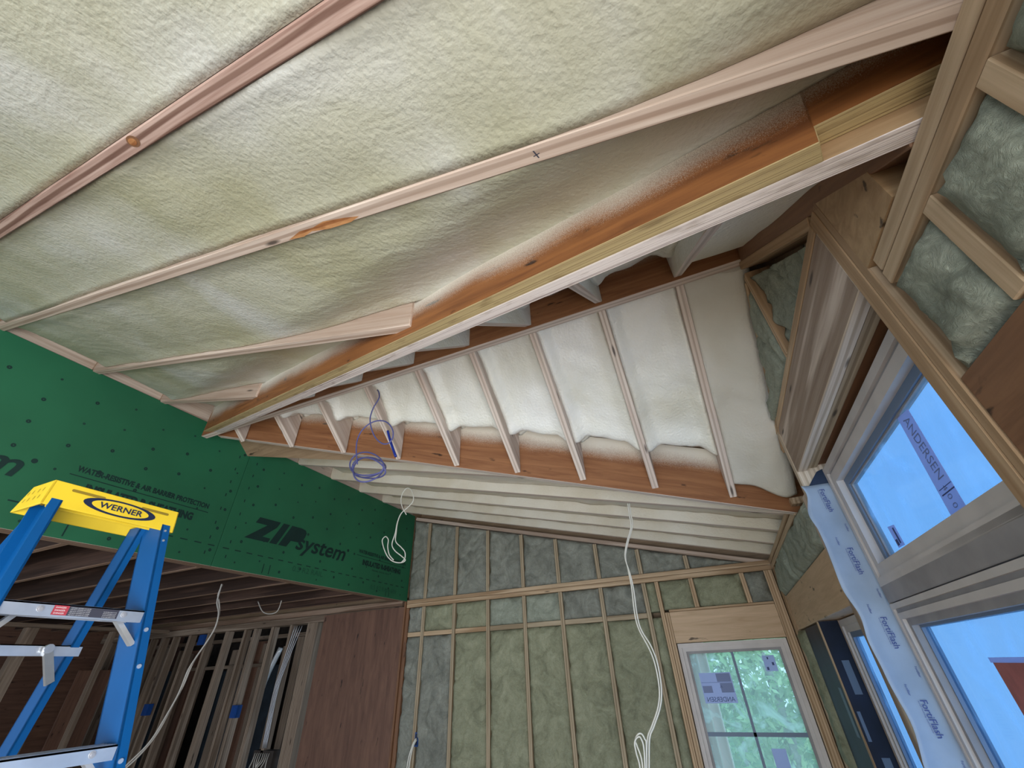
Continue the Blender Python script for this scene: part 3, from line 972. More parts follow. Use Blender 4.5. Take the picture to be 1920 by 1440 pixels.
for parent, ya, yb in ((pr, 2.05, 4.33), (pl, -1.2, 2.0)):
    k = MB()
    y = ya
    while y < yb - .05:
        k.poly([(XL + .0011, y, .822), (XL + .0011, y + .05, .822), (XL + .0011, y + .05, .829), (XL + .0011, y, .829)])
        y += .098
    k.build('dashed_line', M['zip_ink'], parent)
    k = MB()
    rnd = random.Random(int(ya * 10))
    for col in range(int((yb - ya) / K) + 1):
        yy = ya + .12 + col * K
        for r in range(7):
            zz = .74 + r * .148
            for (oy, oz) in ((0, 0), (0.2, .05)):
                cy, cz = yy + oy + rnd.uniform(-.008, .008), zz + oz + rnd.uniform(-.008, .008)
                if cz > 1.62 or cy > yb or cy < ya: continue
                ro = 0.011 if rnd.random() < .6 else 0.007
                seg = 10
                for a in range(seg):
                    a0 = 2 * math.pi * a / seg; a1 = 2 * math.pi * (a + 1) / seg
                    k.poly([(XL + .001, cy + ro * math.cos(a0), cz + ro * math.sin(a0)), (XL + .001, cy + ro * math.cos(a1), cz + ro * math.sin(a1)),
                            (XL + .001, cy + .25 * ro * math.cos(a1), cz + .25 * ro * math.sin(a1)), (XL + .001, cy + .25 * ro * math.cos(a0), cz + .25 * ro * math.sin(a0))])
    k.build('nailing_marks', M['zip_ink'], parent)
    k = MB()
    sy = 2.09 if parent is pr else 1.93
    for r in range(8):
        zz = .76 + r * .105
        k.poly([(XL + .0011, sy, zz), (XL + .0011, sy + .008, zz), (XL + .0011, sy + .008, zz + .022), (XL + .0011, sy, zz + .022)])
    for yy in ((2.42, 2.48, 3.95, 4.0) if parent is pr else (.98, 1.06, 1.14)):
        k.poly([(XL + .0011, yy, .705), (XL + .0011, yy + .007, .705), (XL + .0011, yy + .007, .775), (XL + .0011, yy, .775)])
    k.build('tick_marks', M['zip_ink'], parent)
k = MB()
k.text('0.5 R2 RAIL', (XL, 2.70, .765), EX, EY, 0.34, 0.042, DD)
k.text('0.5 R2 RAIL 6IN', (XL, 3.70, .745), EX, EY, 0.42, 0.042, DD)
o = k.build('faint_print', M['zip_faint'], pr)
k = MB()
k.text('FIELD NAIL FLOOR 6IN', (XL, 1.02, .825), EX, EY, 0.62, 0.042, DD)
k.poly([(XL + .0011, .71, .87), (XL + .0011, .80, .87), (XL + .0011, .755, .73)])
k.build('faint_print', M['zip_ink'], pl)

# beam under the green wall, spanning the wide opening
o = board('header_beam', XL - .15, XL - .016, -3.1, 4.33, 0.70, 0.735, M['joist'], 'y')
props(o, 'dark wood plate along the bottom of the green wall over the wide opening', 'beam')

# ------------------------------------------------------------------ back wall framing
WY0, WY1 = D, D + 0.14
def batt(name, x0, x1, z0, z1a, z1b, mat, label, bulge=0.012, axis='y', group='mineral wool batts of the back wall', wallx=None):
    """z1a / z1b: top height at x0 and at x1"""
    def off(P, u, v):
        e = min(u, 1 - u)
        f = min(v, 1 - v)
        t_ = P.x if axis == 'y' else P.y
        cre = abs(noise.noise(Vector((t_ * 3.5 - P.z * 1.8, t_ * 2.0 + P.z * 2.6, 4.2 + x0)))) 
        return 0.030 * sm(1 - min(e * (x1 - x0), f * (z1a - z0)) / 0.035) - bulge + 0.016 * sm(1 - cre / 0.10) + 0.014 * fbm(P, 5, 3) + 0.010 * fbm(P, 19, 3)
    if axis == 'y':
        o = puffy(name, (x0, D, z0), (x1, D, z0), (x0, D, z1a), (x1, D, z1b), (0, 1, 0), 0.135, off, mat, res=0.016)
    else:
        o = puffy(name, (XR, x0, z0), (XR, x1, z0), (XR, x0, z1a), (XR, x1, z1b), (1, 0, 0), 0.135, off, mat, res=0.016)
    return props(o, label, 'insulation', group)

sx = [-3.005, -2.612, -2.205, -1.793, -1.400, -0.992, -0.583]
for i, x in enumerate(sx):
    o = board('wall_stud', x - .019, x + .019, WY0, WY1, -1.76, 0.624, M['stud'], 'z')
    props(o, 'tall pale stud of the insulated back wall, %s from the green wall corner' % ORD[i], 'stud', 'tall studs of the back wall')
o = board('wall_stud', -3.236, -3.198, WY0, WY1, -1.76, 0.624, M['lvl_brown'], 'z')
props(o, 'dark reddish corner post where plywood meets the insulated back wall', 'stud')
o = board('bottom_plate', -3.236, -0.39, WY0, WY1, -1.80, -1.762, M['plate'], 'x')
props(o, 'wood plate on the floor under the back wall studs', 'plate')
for j, (za, zb) in enumerate(((0.626, 0.663), (0.665, 0.702))):
    o = board('top_plate', -3.236, 0.64, WY0 - .002 * j, WY1, za, zb, M['plate'], 'x')
    props(o, '%s horizontal plank of the doubled plate across the back wall' % ('lower' if j == 0 else 'upper'), 'plate')
gx = [-3.003, -2.612, -2.205, -1.793, -1.403, -0.988, -0.583, -0.163]
for i, x in enumerate(gx):
    zt = z1(x) - 0.046
    o = beam('gable_stud', (x, WY0, 0.704), (x, WY0, zt - .008), 0.038, 0.14, M['stud'], (0, 1, 0))
    props(o, 'short stud above the back wall plate under the sloping ceiling, %s from the green wall' % ORD[i], 'stud', 'short studs above the back wall plate')
o = beam('rake_plate', (XL + .01, WY0 + .07, z1(XL) - .045), (0.52, WY0 + .07, z1(0.52) - .045), 0.14, 0.038, M['rafter'], (S1, 0, 1))
props(o, 'sloping plate capping the insulated back wall under the ceiling', 'plate')
# batts above the plate
e = [XL + .002] + gx + [0.33]
for i in range(len(e) - 1):
    a = e[i] + (0.019 if i else 0); b = e[i + 1] - 0.019
    batt('insulation_batt', a, b, 0.704, z1(a) - .05, z1(b) - .05, M['batt_grey'],
         'grey batt above the back wall plate, %s from the green wall' % ORD[i], group='upper batts of the back wall')
# batts below: short ones above the blocking, tall ones under it
e = [-3.198] + sx + [-0.485]
for i in range(len(e) - 1):
    a = e[i] + (0.019 if i else 0); b = e[i + 1] - (0.019 if i < len(e) - 2 else 0)
    mk = M['batt_green'] if i in (1, 2) else M['batt_grey']
    if i == 7: mk = M['batt_green']
    batt('insulation_batt', a, b, 0.386, 0.622, 0.622, M['batt_pale'] if i in (3, 4) else mk,
         'short batt between blocking and plate on the back wall, %s from the corner post' % ORD[i], group='short batts of the back wall')
    batt('insulation_batt', a, b, -1.758, 0.338, 0.338, M['batt_grey'] if i < 2 else M['batt_green'],
         'tall batt of the back wall, %s from the dark corner post' % ORD[i], group='tall batts of the back wall')
    if i < 7:
        o = board('blocking', a, b, WY0 + .012, WY1 - .01, 0.341, 0.383, M['warm'] if i < 3 else M['stud'], 'x')
        props(o, 'wood blocking between back wall studs, %s from the corner post' % ORD[i], 'blocking', 'blocking row of the back wall')
# window side studs
for (a, b, lab) in ((-0.482, -0.447, 'left member of the doubled stud beside the back window'), (-0.445, -0.410, 'right member of the doubled stud beside the back window')):
    o = board('window_stud', a, b, WY0 - .002, WY1, -1.76, 0.624 if a < -.46 else 0.372, M['warm'], 'z')
    props(o, 'pale ' + lab, 'stud')
o = board('window_stud', 0.430, 0.496, WY0 - .002, WY1, -1.76, 0.624, M['warm'], 'z')
props(o, 'doubled corner stud right of the back window', 'stud')
o = board('window_header', -0.408, 0.428, WY0 - .003, WY0 + .12, 0.140, 0.372, M['ply_tan'], 'x')
props(o, 'tan plywood header over the back window with hairline split', 'header')
o = board('sill_plate', -0.408, 0.428, WY0, WY1, 0.374, 0.392, M['warm'], 'x')
props(o, 'thin plate over the plywood header of the back window', 'plate')
for i, x in enumerate((-0.165, 0.255)):
    o = board('cripple_stud', x - .019, x + .019, WY0, WY1, 0.394, 0.624, M['warm'], 'z')
    props(o, '%s short stud above the back window header' % ('left' if i == 0 else 'right'), 'stud')
cr = [(-0.445, -0.184), (-0.146, 0.236), (0.274, 0.430)]
for i, (a, b) in enumerate(cr):
    batt('insulation_batt', a, b, 0.394, 0.622, 0.622, M['batt_green'] if i < 2 else M['batt_grey'],
         '%s green batt over the back window header' % ('left', 'middle', 'right')[i] if i < 2 else 'narrow dark batt over the back window header beside the corner', group='batts over the back window')

# ------------------------------------------------------------------ window in the back wall
def frame_ring(name, y0, y1, z0, z1_, x0, x1, w, mat, parent, axis='x'):
    """rectangular ring; axis x: in the plane x, thickness x0..x1; axis y: in the plane y"""
    k = MB()
    if axis == 'x':
        k.box(x0, x1, y0, y1, z1_ - w, z1_); k.box(x0, x1, y0, y1, z0, z0 + w)
        k.box(x0, x1, y0, y0 + w, z0 + w, z1_ - w); k.box(x0, x1, y1 - w, y1, z0 + w, z1_ - w)
    else:
        k.box(y0, y1, x0, x1, z1_ - w, z1_); k.box(y0, y1, x0, x1, z0, z0 + w)
        k.box(y0, y0 + w, x0, x1, z0 + w, z1_ - w); k.box(y1 - w, y1, x0, x1, z0 + w, z1_ - w)
    return k.build(name, mat, parent)

t = bpy.data.objects.new('window_1', None); C.objects.link(t); t.location = (0, D + .05, 0.135 - 1.6 + H); struct(t)
frame_ring('window_frame', -0.404, 0.424, -1.35, 0.134, D + .03, D + .12, 0.030, M['frame'], t, 'y')
frame_ring('inner_frame', -0.374, 0.394, -1.32, 0.104, D + .045, D + .11, 0.026, M['frame'], t, 'y')
frame_ring('sash', -0.348, 0.368, -1.294, 0.078, D + .06, D + .10, 0.018, M['frame_grey'], t, 'y')
k = MB(); k.box(-0.330, 0.350, D + .075, D + .081, -1.276, 0.060)
k.build('pane', M['glass_back'], t)
k = MB(); k.box(-0.006, 0.014, D + .062, D + .072, -1.27, 0.06); k.box(-0.33, 0.35, D + .062, D + .072, -0.472, -0.447)
k.build('glazing_bars', M['gasket'], t)
def sticker(name, parent, mat, pts, d):
    k = MB(); k.prism(pts, d); return k.build(name, mat, parent)
ys_ = D + .0735
s = sticker('glass_label', t, M['sticker'], [(-0.292, ys_, -0.272), (-0.052, ys_, -0.272), (-0.052, ys_, -0.074), (-0.292, ys_, -0.074)], (0, .001, 0))
s['label'] = 'maker label seen from behind with mirrored word'
k = MB()
k.text('ANDERSEN', (-0.068, ys_, -0.262), (-1, 0, 0), (0, 0, 1), 0.205, 0.030, (0, -.001, 0))
k.text('A', (-0.135, ys_, -0.175), (-1, 0, 0), (0, 0, 1), 0.02, 0.018, (0, -.001, 0))
k.build('mirrored_lettering', M['sticker_ink'], s)
k = MB()
for (a, b, c_, d_) in ((-0.165, -0.060, -0.135, -0.080), (-0.150, -0.058, -0.205, -0.143), (-0.285, -0.215, -0.205, -0.160)):
    k.poly([(a, ys_ - .0008, c_), (b, ys_ - .0008, c_), (b, ys_ - .0008, d_), (a, ys_ - .0008, d_)])
k.poly([(-0.288, ys_ - .0009, -0.140), (-0.056, ys_ - .0009, -0.140), (-0.056, ys_ - .0009, -0.137), (-0.288, ys_ - .0009, -0.137)])
k.build('printed_blocks', M['sticker_dark'], s)
s = sticker('glass_label', t, M['sticker'], [(0.214, ys_, -0.078), (0.300, ys_, -0.078), (0.300, ys_, 0.026), (0.214, ys_, 0.026)], (0, .001, 0))
k = MB(); k.box(.245, .255, ys_ - .001, ys_, 0.0, .015); k.box(.225, .24, ys_ - .001, ys_, -.07, -.05); k.box(.27, .285, ys_ - .001, ys_, -.04, -.02)
k.build('printed_blocks', M['sticker_ink'], s)
sticker('glass_label', t, M['sticker'], [(0.082, ys_, -0.68), (0.176, ys_, -0.68), (0.176, ys_, -0.538), (0.082, ys_, -0.538)], (0, .001, 0))
o = board('sill_plate', -0.408, 0.428, WY0, WY1, -1.40, -1.362, M['warm'], 'x'); props(o, 'wood plate below the back window', 'plate')

# ------------------------------------------------------------------ right wall framing
for j, (za, zb) in enumerate(((0.6270, 0.6625), (0.6680, 0.7035))):
    o = board('top_plate', XR + .002 * j, 0.64, -3.1, 0.860, za, zb, M['plate'], 'y')
    props(o, '%s plank of the doubled plate running up to the top right corner' % ('lower' if j == 0 else 'upper'), 'plate')
    o = board('top_plate', XR - .002 * j, 0.64, 2.64 - j * .06, D - .004, za, zb, M['plate'], 'y')
    props(o, '%s plank of the doubled plate between valley beam and back corner on the window wall' % ('lower' if j == 0 else 'upper'), 'plate')
near_s = [-0.75, -0.35, 0.055, 0.455, 0.661]
labs = ['behind the viewer, farther one', 'behind the viewer, nearer one', 'just past the frame at the top right', 'between the two green batts in the top right corner', 'between the batts beside the tall posts']
for y, lab in zip(near_s, labs):
    o = board('cripple_stud', XR, 0.64, y - .019, y + .019, 0.408, 0.6255, M['plate'], 'z')
    props(o, 'short stud under the right plate, ' + lab, 'stud')
ne = [-0.331, 0.036, 0.074, 0.436, 0.474, 0.642, 0.680, 0.855]
nb = [(-0.331, 0.036, 'pale green batt below the plate just outside the top right corner'), (0.074, 0.436, 'pale green batt in the very top right corner under the plate'),
      (0.474, 0.642, 'pale green batt under the plate, upper of the two on the right edge'), (0.680, 0.855, 'crumpled pale green batt beside the double post on the right')]
for a, b, lab in nb:
    batt('insulation_batt', a, b, 0.405, 0.625, 0.625, M['batt_pale'], lab, bulge=0.014, axis='x', group='batts at the right edge')
o = board('window_header', XR + .004, 0.64, -3.1, 0.885, 0.02, 0.403, M['lvl_brown'], 'y')
props(o, 'dark brown header board low on the right edge of the room', 'header')
o = board('window_post', XR, 0.64, 0.917, 0.962, -1.76, 0.972, M['warm'], 'z')
props(o, 'tall pale post beside the near edge of the upper window', 'post')
o = board('window_post', XR + .001, 0.64, 0.888, 0.915, -1.76, 0.972, M['plate'], 'z')
props(o, 'thin post doubled behind the tall window post', 'post')
# filler block above the plate, near side of the gable
o = slab('filler_block', [(XR, 0.70, 0.706), (XR, 0.886, 0.706), (XR, 0.886, 0.960), (XR, 0.70, 0.795)], (1, 0, 0), 0.13, M['lvl_tan'])
props(o, 'tan laminated block with a dark knot wedged above the doubled plate', 'block')
# flat plate over the header and the header itself
o = board('header_plate', XR, 0.64, 0.964, 2.30, 0.938, 0.972, M['plate'], 'y')
props(o, 'flat plate on top of the header over the upper window', 'plate')
t = empty('window_header', 0.56, 1.6, 0.712, 'built-up header over the upper window with greyish weathered inner face', 'header')
o = board('inner_ply', XR + .002, 0.543, 0.964, 2.213, 0.712, 0.936, M['cream'], 'y', parent=t, side=M['header'])
o = board('middle_ply', 0.546, 0.586, 0.964, 2.213, 0.720, 0.936, M['stud'], 'y', parent=t)
o = board('outer_ply', 0.589, 0.640, 0.964, 2.213, 0.730, 0.936, M['lvl_brown'], 'y', parent=t)
# dormer gable framing
o = beam('gable_stud', (XR, 1.60, 0.974), (XR, 1.60, 1.435), 0.040, 0.14, M['warm'], (1, 0, 0))
props(o, 'stud in the small insulated triangle above the window header', 'stud')
o = beam('rake_plate', (XR + .07, 0.975, z2f(0.975) - .135 + .055), (XR + .07, 1.60, z2f(1.60) - .135 + .055), 0.14, 0.036, M['warm'], (0, -S2, 1))
props(o, 'sloping orange-toned plate along the top of the gable triangle, front side', 'plate')
o = beam('rake_rafter', (XR + .046, 0.60, z2f(0.60) - .135 + .10), (XR + .046, 1.55, z2f(1.55) - .135 + .10), 0.09, 0.125, M['lvl_brown'], (0, -S2, 1))
props(o, 'dark brown end rafter on the gable above the sloping plate', 'rafter')
o = beam('rake_plate', (XR + .07, 1.62, z2r(1.62) - .10), (XR + .07, 2.30, z2r(2.30) - .10), 0.14, 0.036, M['warm'], (0, S2, 1))
props(o, 'sloping plate on the rear side of the gable triangle, beside the grey foam', 'plate')
batt('insulation_batt', 1.05, 1.578, 0.974, 0.985, 1.395, M['batt_pale'], 'grey-green batt in the gable triangle, nearer the tall post', axis='x', group='batts of the gable triangle')
batt('insulation_batt', 1.622, 2.20, 0.974, 1.40, 0.985, M['batt_pale'], 'grey-green batt in the gable triangle, on the far side of its stud', axis='x', group='batts of the gable triangle')
# far jamb post and wall toward the back corner
o = board('window_post', XR, 0.64, 2.217, 2.262, -1.76, 0.936, M['cream'], 'z')
props(o, 'cream post at the far side of the tall windows behind the printed membrane', 'post')
o = board('window_post', XR, 0.64, 2.264, 2.33, -1.76, 0.626, M['header'], 'z')
props(o, 'greyish post between tall windows and the small side window', 'post')
batt('insulation_batt', 2.332, 3.30, 0.405, 0.625, 0.625, M['batt_pale'], 'ragged green batt on the window wall beside the printed membrane', bulge=.02, axis='x', group='batts near the back corner')
batt('insulation_batt', 3.34, 4.18, 0.405, 0.625, 0.625, M['batt_pale'], 'ragged green batt on the window wall next to the back corner', bulge=.02, axis='x', group='batts near the back corner')
o = board('window_header', XR + .006, 0.64, 2.332, 4.18, 0.172, 0.402, M['ply_tan'], 'y')
props(o, 'tan plywood header over the small side window', 'header')
o = board('window_stud', XR, 0.64, 3.232, 3.272, -1.76, 0.170, M['plate'], 'z')
props(o, 'bare stud between the two dark membrane strips', 'stud')
batt('insulation_batt', 3.94, 4.196, -1.74, 0.165, 0.165, M['batt_green'], 'thin strip of green batt between black membrane and back corner', axis='x', group='batts near the back corner')
o = board('corner_stud', XR, 0.64, 4.20, 4.34, -1.76, 0.625, M['warm'], 'z')
props(o, 'corner stud where window wall meets back wall', 'stud')
k = MB(); k.box(0.516, 0.522, 3.274, 3.93, -1.7, 0.165)
o = k.build('black_membrane', M['black_membrane']); props(o, 'glossy black membrane strip in the bay next to the back corner', 'membrane')
for (y, z) in ((3.42, -0.15), (3.68, -0.55), (3.4, -0.9)):
    k = MB(); k.box(0.5145, 0.5155, y, y + .08, z - .22, z)
    k.build('printed_patch', M['patch'], o)
k = MB(); k.box(0.505, 0.60, 3.226, 3.231, -1.7, 0.168)
o = k.build('black_membrane', M['black_membrane']); props(o, 'black membrane with pale printed patches folded around the small window opening', 'membrane')
for z in (-0.02, -0.42, -0.85):
    k = MB(); k.box(0.54, 0.575, 3.2245, 3.2255, z - .15, z); k.build('printed_patch', M['patch'], o)
    k = MB(); k.box(0.515, 0.53, 3.2245, 3.2255, z - .34, z - .22); k.build('printed_patch', M['patch'], o)
t = bpy.data.objects.new('window_2', None); C.objects.link(t); t.location = (0.62, 2.78, -1.2 + H); struct(t)
frame_ring('window_frame', 2.345, 3.222, -1.3, 0.165, 0.602, 0.66, 0.030, M['frame'], t)
frame_ring('inner_frame', 2.375, 3.192, -1.27, 0.135, 0.612, 0.655, 0.030, M['frame'], t)
frame_ring('sash', 2.405, 3.162, -1.24, 0.105, 0.622, 0.650, 0.025, M['gasket'], t)
k = MB(); k.box(0.634, 0.640, 2.43, 3.137, -1.215, 0.08); k.build('pane', M['glass_right'], t)
o = board('sill_plate', XR, 0.64, 2.332, 3.23, -1.38, -1.34, M['warm'], 'y'); props(o, 'wood plate below the small side window', 'plate')

# ------------------------------------------------------------------ tall windows on the right
t = bpy.data.objects.new('window_3', None); C.objects.link(t); t.location = (0.62, 1.6, 0.24 + H); struct(t)
frame_ring('window_frame', 0.966, 2.208, 0.215, 0.700, 0.598, 0.67, 0.030, M['frame'], t)
frame_ring('inner_frame', 0.996, 2.178, 0.245, 0.670, 0.610, 0.66, 0.012, M['frame_grey'], t)
frame_ring('sash', 1.008, 2.166, 0.245, 0.658, 0.604, 0.66, 0.040, M['frame'], t)
frame_ring('gasket', 1.048, 2.126, 0.250, 0.618, 0.632, 0.66, 0.028, M['gasket'], t)
frame_ring('glazing_bead', 1.074, 2.098, 0.250, 0.594, 0.640, 0.66, 0.010, M['frame_grey'], t)
k = MB(); k.box(0.646, 0.652, 1.08, 2.09, 0.255, 0.588); k.build('pane', M['glass_right'], t)
s = sticker('glass_label', t, M['sticker'], [(0.6445, 1.475, 0.585), (0.6445, 1.395, 0.575), (0.6445, 1.43, 0.290), (0.6445, 1.525, 0.290)], (.001, 0, 0))
k = MB()
k.text('ANDERSEN', (0.643, 1.452, 0.565), (0, 0.10, -1), (0, -1, 0.0), 0.18, 0.040, (0, 0, 0))
k.text('4 0 0', (0.643, 1.475, 0.37), (0, 0.10, -1), (0, -1, 0.0), 0.06, 0.025, (0, 0, 0))
k.build('faint_lettering', M['sticker_dark'], s)
k = MB(); k.box(0.643, 0.6438, 1.42, 1.50, .350, .353); k.box(0.643, 0.6438, 1.42, 1.50, .365, .3665)
k.build('printed_rule', M['sticker_ink'], s)
s = sticker('glass_label', t, M['sticker'], [(0.6445, 1.979, 0.383), (0.6445, 1.915, 0.376), (0.6445, 1.915, 0.308), (0.6445, 1.978, 0.310)], (.001, 0, 0))
k = MB(); k.box(0.643, 0.6438, 1.930, 1.942, .318, .370); k.box(0.643, 0.6438, 1.95, 1.97, .315, .335)
k.build('printed_blocks', M['sticker_ink'], s)
o = board('mullion', 0.598, 0.64, 0.966, 2.205, 0.158, 0.2355, M['frame_grey'], 'y'); props(o, 'greyish horizontal mullion between the upper and lower tall windows', 'mullion')

t = bpy.data.objects.new('window_4', None); C.objects.link(t); t.location = (0.62, 1.6, -1.0 + H); struct(t)
frame_ring('window_frame', 0.966, 2.208, -1.45, 0.154, 0.598, 0.67, 0.018, M['frame'], t)
frame_ring('inner_frame', 0.984, 2.190, -1.43, 0.136, 0.606, 0.66, 0.014, M['frame_grey'], t)
frame_ring('sash', 0.998, 2.176, -1.416, 0.122, 0.600, 0.66, 0.020, M['frame'], t)
frame_ring('sash_step', 1.018, 2.156, -1.396, 0.102, 0.612, 0.66, 0.022, M['frame_grey'], t)
frame_ring('gasket', 1.040, 2.134, -1.374, 0.080, 0.634, 0.66, 0.008, M['gasket'], t)
k = MB(); k.box(0.646, 0.652, 1.048, 2.126, -1.366, 0.072); k.build('pane', M['glass_right'], t)
s = sticker('glass_label', t, M['sticker_red'], [(0.6445, 1.775, -0.030), (0.6445, 1.45, -0.030), (0.6445, 1.45, -0.30), (0.6445, 1.775, -0.30)], (.001, 0, 0))
s['label'] = 'red-brown card stuck on the lower pane'
k = MB(); k.box(0.6437, 0.6443, 1.45, 1.785, -.030, -.018); k.build('card_edge', M['sticker'], s)
o = board('sill_plate', XR, 0.64, 0.964, 2.213, -1.50, -1.46, M['warm'], 'y'); props(o, 'wood plate below the lower tall window', 'plate')

# printed flashing membrane hanging on the far jamb
ctrl = [(0.655, 0.500), (0.60, 0.510), (0.52, 0.498), (0.44, 0.512), (0.33, 0.508), (0.22, 0.503), (0.13, 0.514), (0.04, 0.500), (-0.06, 0.506), (-0.18, 0.510), (-0.32, 0.498), (-0.50, 0.505), (-0.8, 0.50), (-1.4, 0.503)]
def edge_x(z):
    for (a, xa_), (b, xb_) in zip(ctrl, ctrl[1:]):
        if a >= z >= b:
            tt = (a - z) / (a - b); tt = tt * tt * (3 - 2 * tt)
            return xa_ + (xb_ - xa_) * tt
    return 0.503
vs, fs = [], []
nz, nx = 110, 10
for j in range(nz + 1):
    z = 0.640 - j / nz * 1.9
    # loose inner edge curls into the room around the post corner
    flap = 0.030 + 0.028 * noise.noise(Vector((3.1, 0.4, z * 5.5)))
    for i in range(nx + 1):
        u = i / nx
        x = edge_x(z) * (1 - u) + 0.600 * u
        y = 2.2085 + 0.0035 * noise.noise(Vector((x * 14, 2.0, z * 9)))
        if u < 0.35:
            kk = (0.35 - u) / 0.35
            x -= kk * flap * 0.9
            y -= kk * kk * 0.012 * (1 + noise.noise(Vector((0.3, 7.7, z * 7))))
        vs.append((x, y, z + H))
W = nx + 1
for j in range(nz):
    for i in range(nx):
        a = j * W + i
        fs.append((a, a + 1, a + W + 1, a + W))
mem = link_mesh('printed_membrane', vs, fs, M['membrane'], smooth=True)
sol = mem.modifiers.new('thickness', 'SOLIDIFY'); sol.thickness = 0.0012
props(mem, 'wavy pale blue printed flashing membrane hanging down the far jamb of the tall windows', 'membrane')
z = 0.615
i = 0
while z > -1.1:
    big = (i % 2 == 0)
    k = MB()
    if big:
        k.text('FortiFlash', (0.548, 2.200, z), (0, 0, -1), (1, 0, 0), 0.100, 0.020, (0, 0, 0), shear=0.0, bold=0.006)
        k.text('butyl flashing membrane', (0.541, 2.200, z - .002), (0, 0, -1), (1, 0, 0), 0.085, 0.005, (0, 0, 0))
        z -= 0.155
    else:
        k.text('Fortifiber', (0.580, 2.2035, z), (0, 0, -1), (1, 0, 0), 0.032, 0.007, (0, 0, 0), bold=0.004)
        k.text('Fortifiber', (0.525, 2.199, z - .05), (0, 0, -1), (1, 0, 0), 0.032, 0.007, (0, 0, 0), bold=0.004)
        z -= 0.095
    k.build('printed_lettering', M['membrane_ink'], mem)
    i += 1
k = MB()
k.prism([(0.520, 2.2125, 0.640), (0.600, 2.2125, 0.640), (0.600, 2.2125, 0.708), (0.575, 2.2125, 0.700)], (0, .003, 0))
o = k.build('dark_membrane', M['membrane_back']); props(o, 'dark folded membrane flap above the printed membrane in the window corner', 'membrane')

# ------------------------------------------------------------------ step ladder (climbing side faces the right wall)
lad = empty('step_ladder', -1.75, 0.68, -1.8, 'blue fibreglass step ladder with yellow top cap standing at lower left', 'ladder')
cx, cyR, czT = -1.644, 0.848, 0.499
cyL = cyR - 0.347
k = MB()
# top cap: sloping front apron, end walls, flat top, rear apron, hollow underneath
zt, zb = czT, czT - 0.071
def capbox(pts, d): k.prism(pts, d)
th = 0.006
k.prism([(cx, cyL, zt), (cx, cyR, zt), (cx + .008, cyR + .004, zb), (cx + .008, cyL - .004, zb)], (-th, 0, 0))            # front apron
k.prism([(cx - .118, cyL, zt), (cx - .118, cyR, zt), (cx - .158, cyR + .004, zb), (cx - .158, cyL - .004, zb)], (th, 0, 0))  # rear apron
k.prism([(cx, cyL, zt), (cx - .118, cyL, zt), (cx - .118, cyR, zt), (cx, cyR, zt)], (0, 0, -th))                             # top
for yy, s_, e_ in ((cyL, 1, -.004), (cyR, -1, .004)):
    k.prism([(cx, yy, zt), (cx - .118, yy, zt), (cx - .158, yy + e_, zb), (cx + .008, yy + e_, zb)], (0, s_ * th, 0))
k.prism([(cx - .06, cyL + .01, zt - .01), (cx - .06, cyR - .01, zt - .01), (cx - .06, cyR - .03, zb + .01), (cx - .06, cyL + .03, zb + .01)], (-.004, 0, 0))
cap = k.build('top_cap', M['yellow'], lad)
md = cap.modifiers.new('bevel', 'BEVEL'); md.width = 0.002; md.segments = 2; md.limit_method = 'ANGLE'
# slots with their inner shade painted flat, and oval badge on the front apron (plane tilts slightly outward)
def ap(y, z, d=0.0): return (cx + (zt - z) / .071 * .008 + d, y, z)
k = MB()
for (ya, yb, za) in ((cyL + .045, cyL + .130, zt - .0175), (cyR - .115, cyR - .030, zt - .0175)):
    pts = []
    for a in range(-4, 5): pts.append(ap(yb - .004 + .004 * math.cos(a * math.pi / 8), za + .004 * math.sin(a * math.pi / 8), .0008))
    for a in range(-4, 5): pts.append(ap(ya + .004 - .004 * math.cos(a * math.pi / 8), za - .004 * math.sin(a * math.pi / 8), .0008))
    k.poly(pts)
for zz in (.018, .040):
    for xo in (.03, .055, .085, .11):
        k.poly([(cx - xo, cyL - .0012 - zz * .06, zt - zz), (cx - xo - .003, cyL - .0012 - zz * .06, zt - zz), (cx - xo - .007, cyL - .0015 - zz * .06, zt - zz - .010), (cx - xo - .004, cyL - .0015 - zz * .06, zt - zz - .010)])
sl = k.build('slot_shade', plain('yellow_slot_shade', (0.30, 0.20, 0.02), 0.6), cap)
cyM, czM = cyL + .181, zt - .038
def ell(a, b, d, n=36): return [ap(cyM + a * math.cos(i * 2 * math.pi / n), czM + b * math.sin(i * 2 * math.pi / n), d) for i in range(n)]
k = MB(); k.poly(ell(.100, .0235, .0010)); bd = k.build('oval_badge', M['navy'], cap)
k = MB(); k.poly(ell(.079, .0185, .0016)); k.build('badge_centre', M['yellow'], bd)
k = MB(); k.text('WERNER', ap(cyM - .060, czM - .0085, .0022), (0, 1, 0), (0, 0, 1), .120, .017, (0, 0, 0), bold=0.02); k.build('badge_lettering', M['navy'], bd)

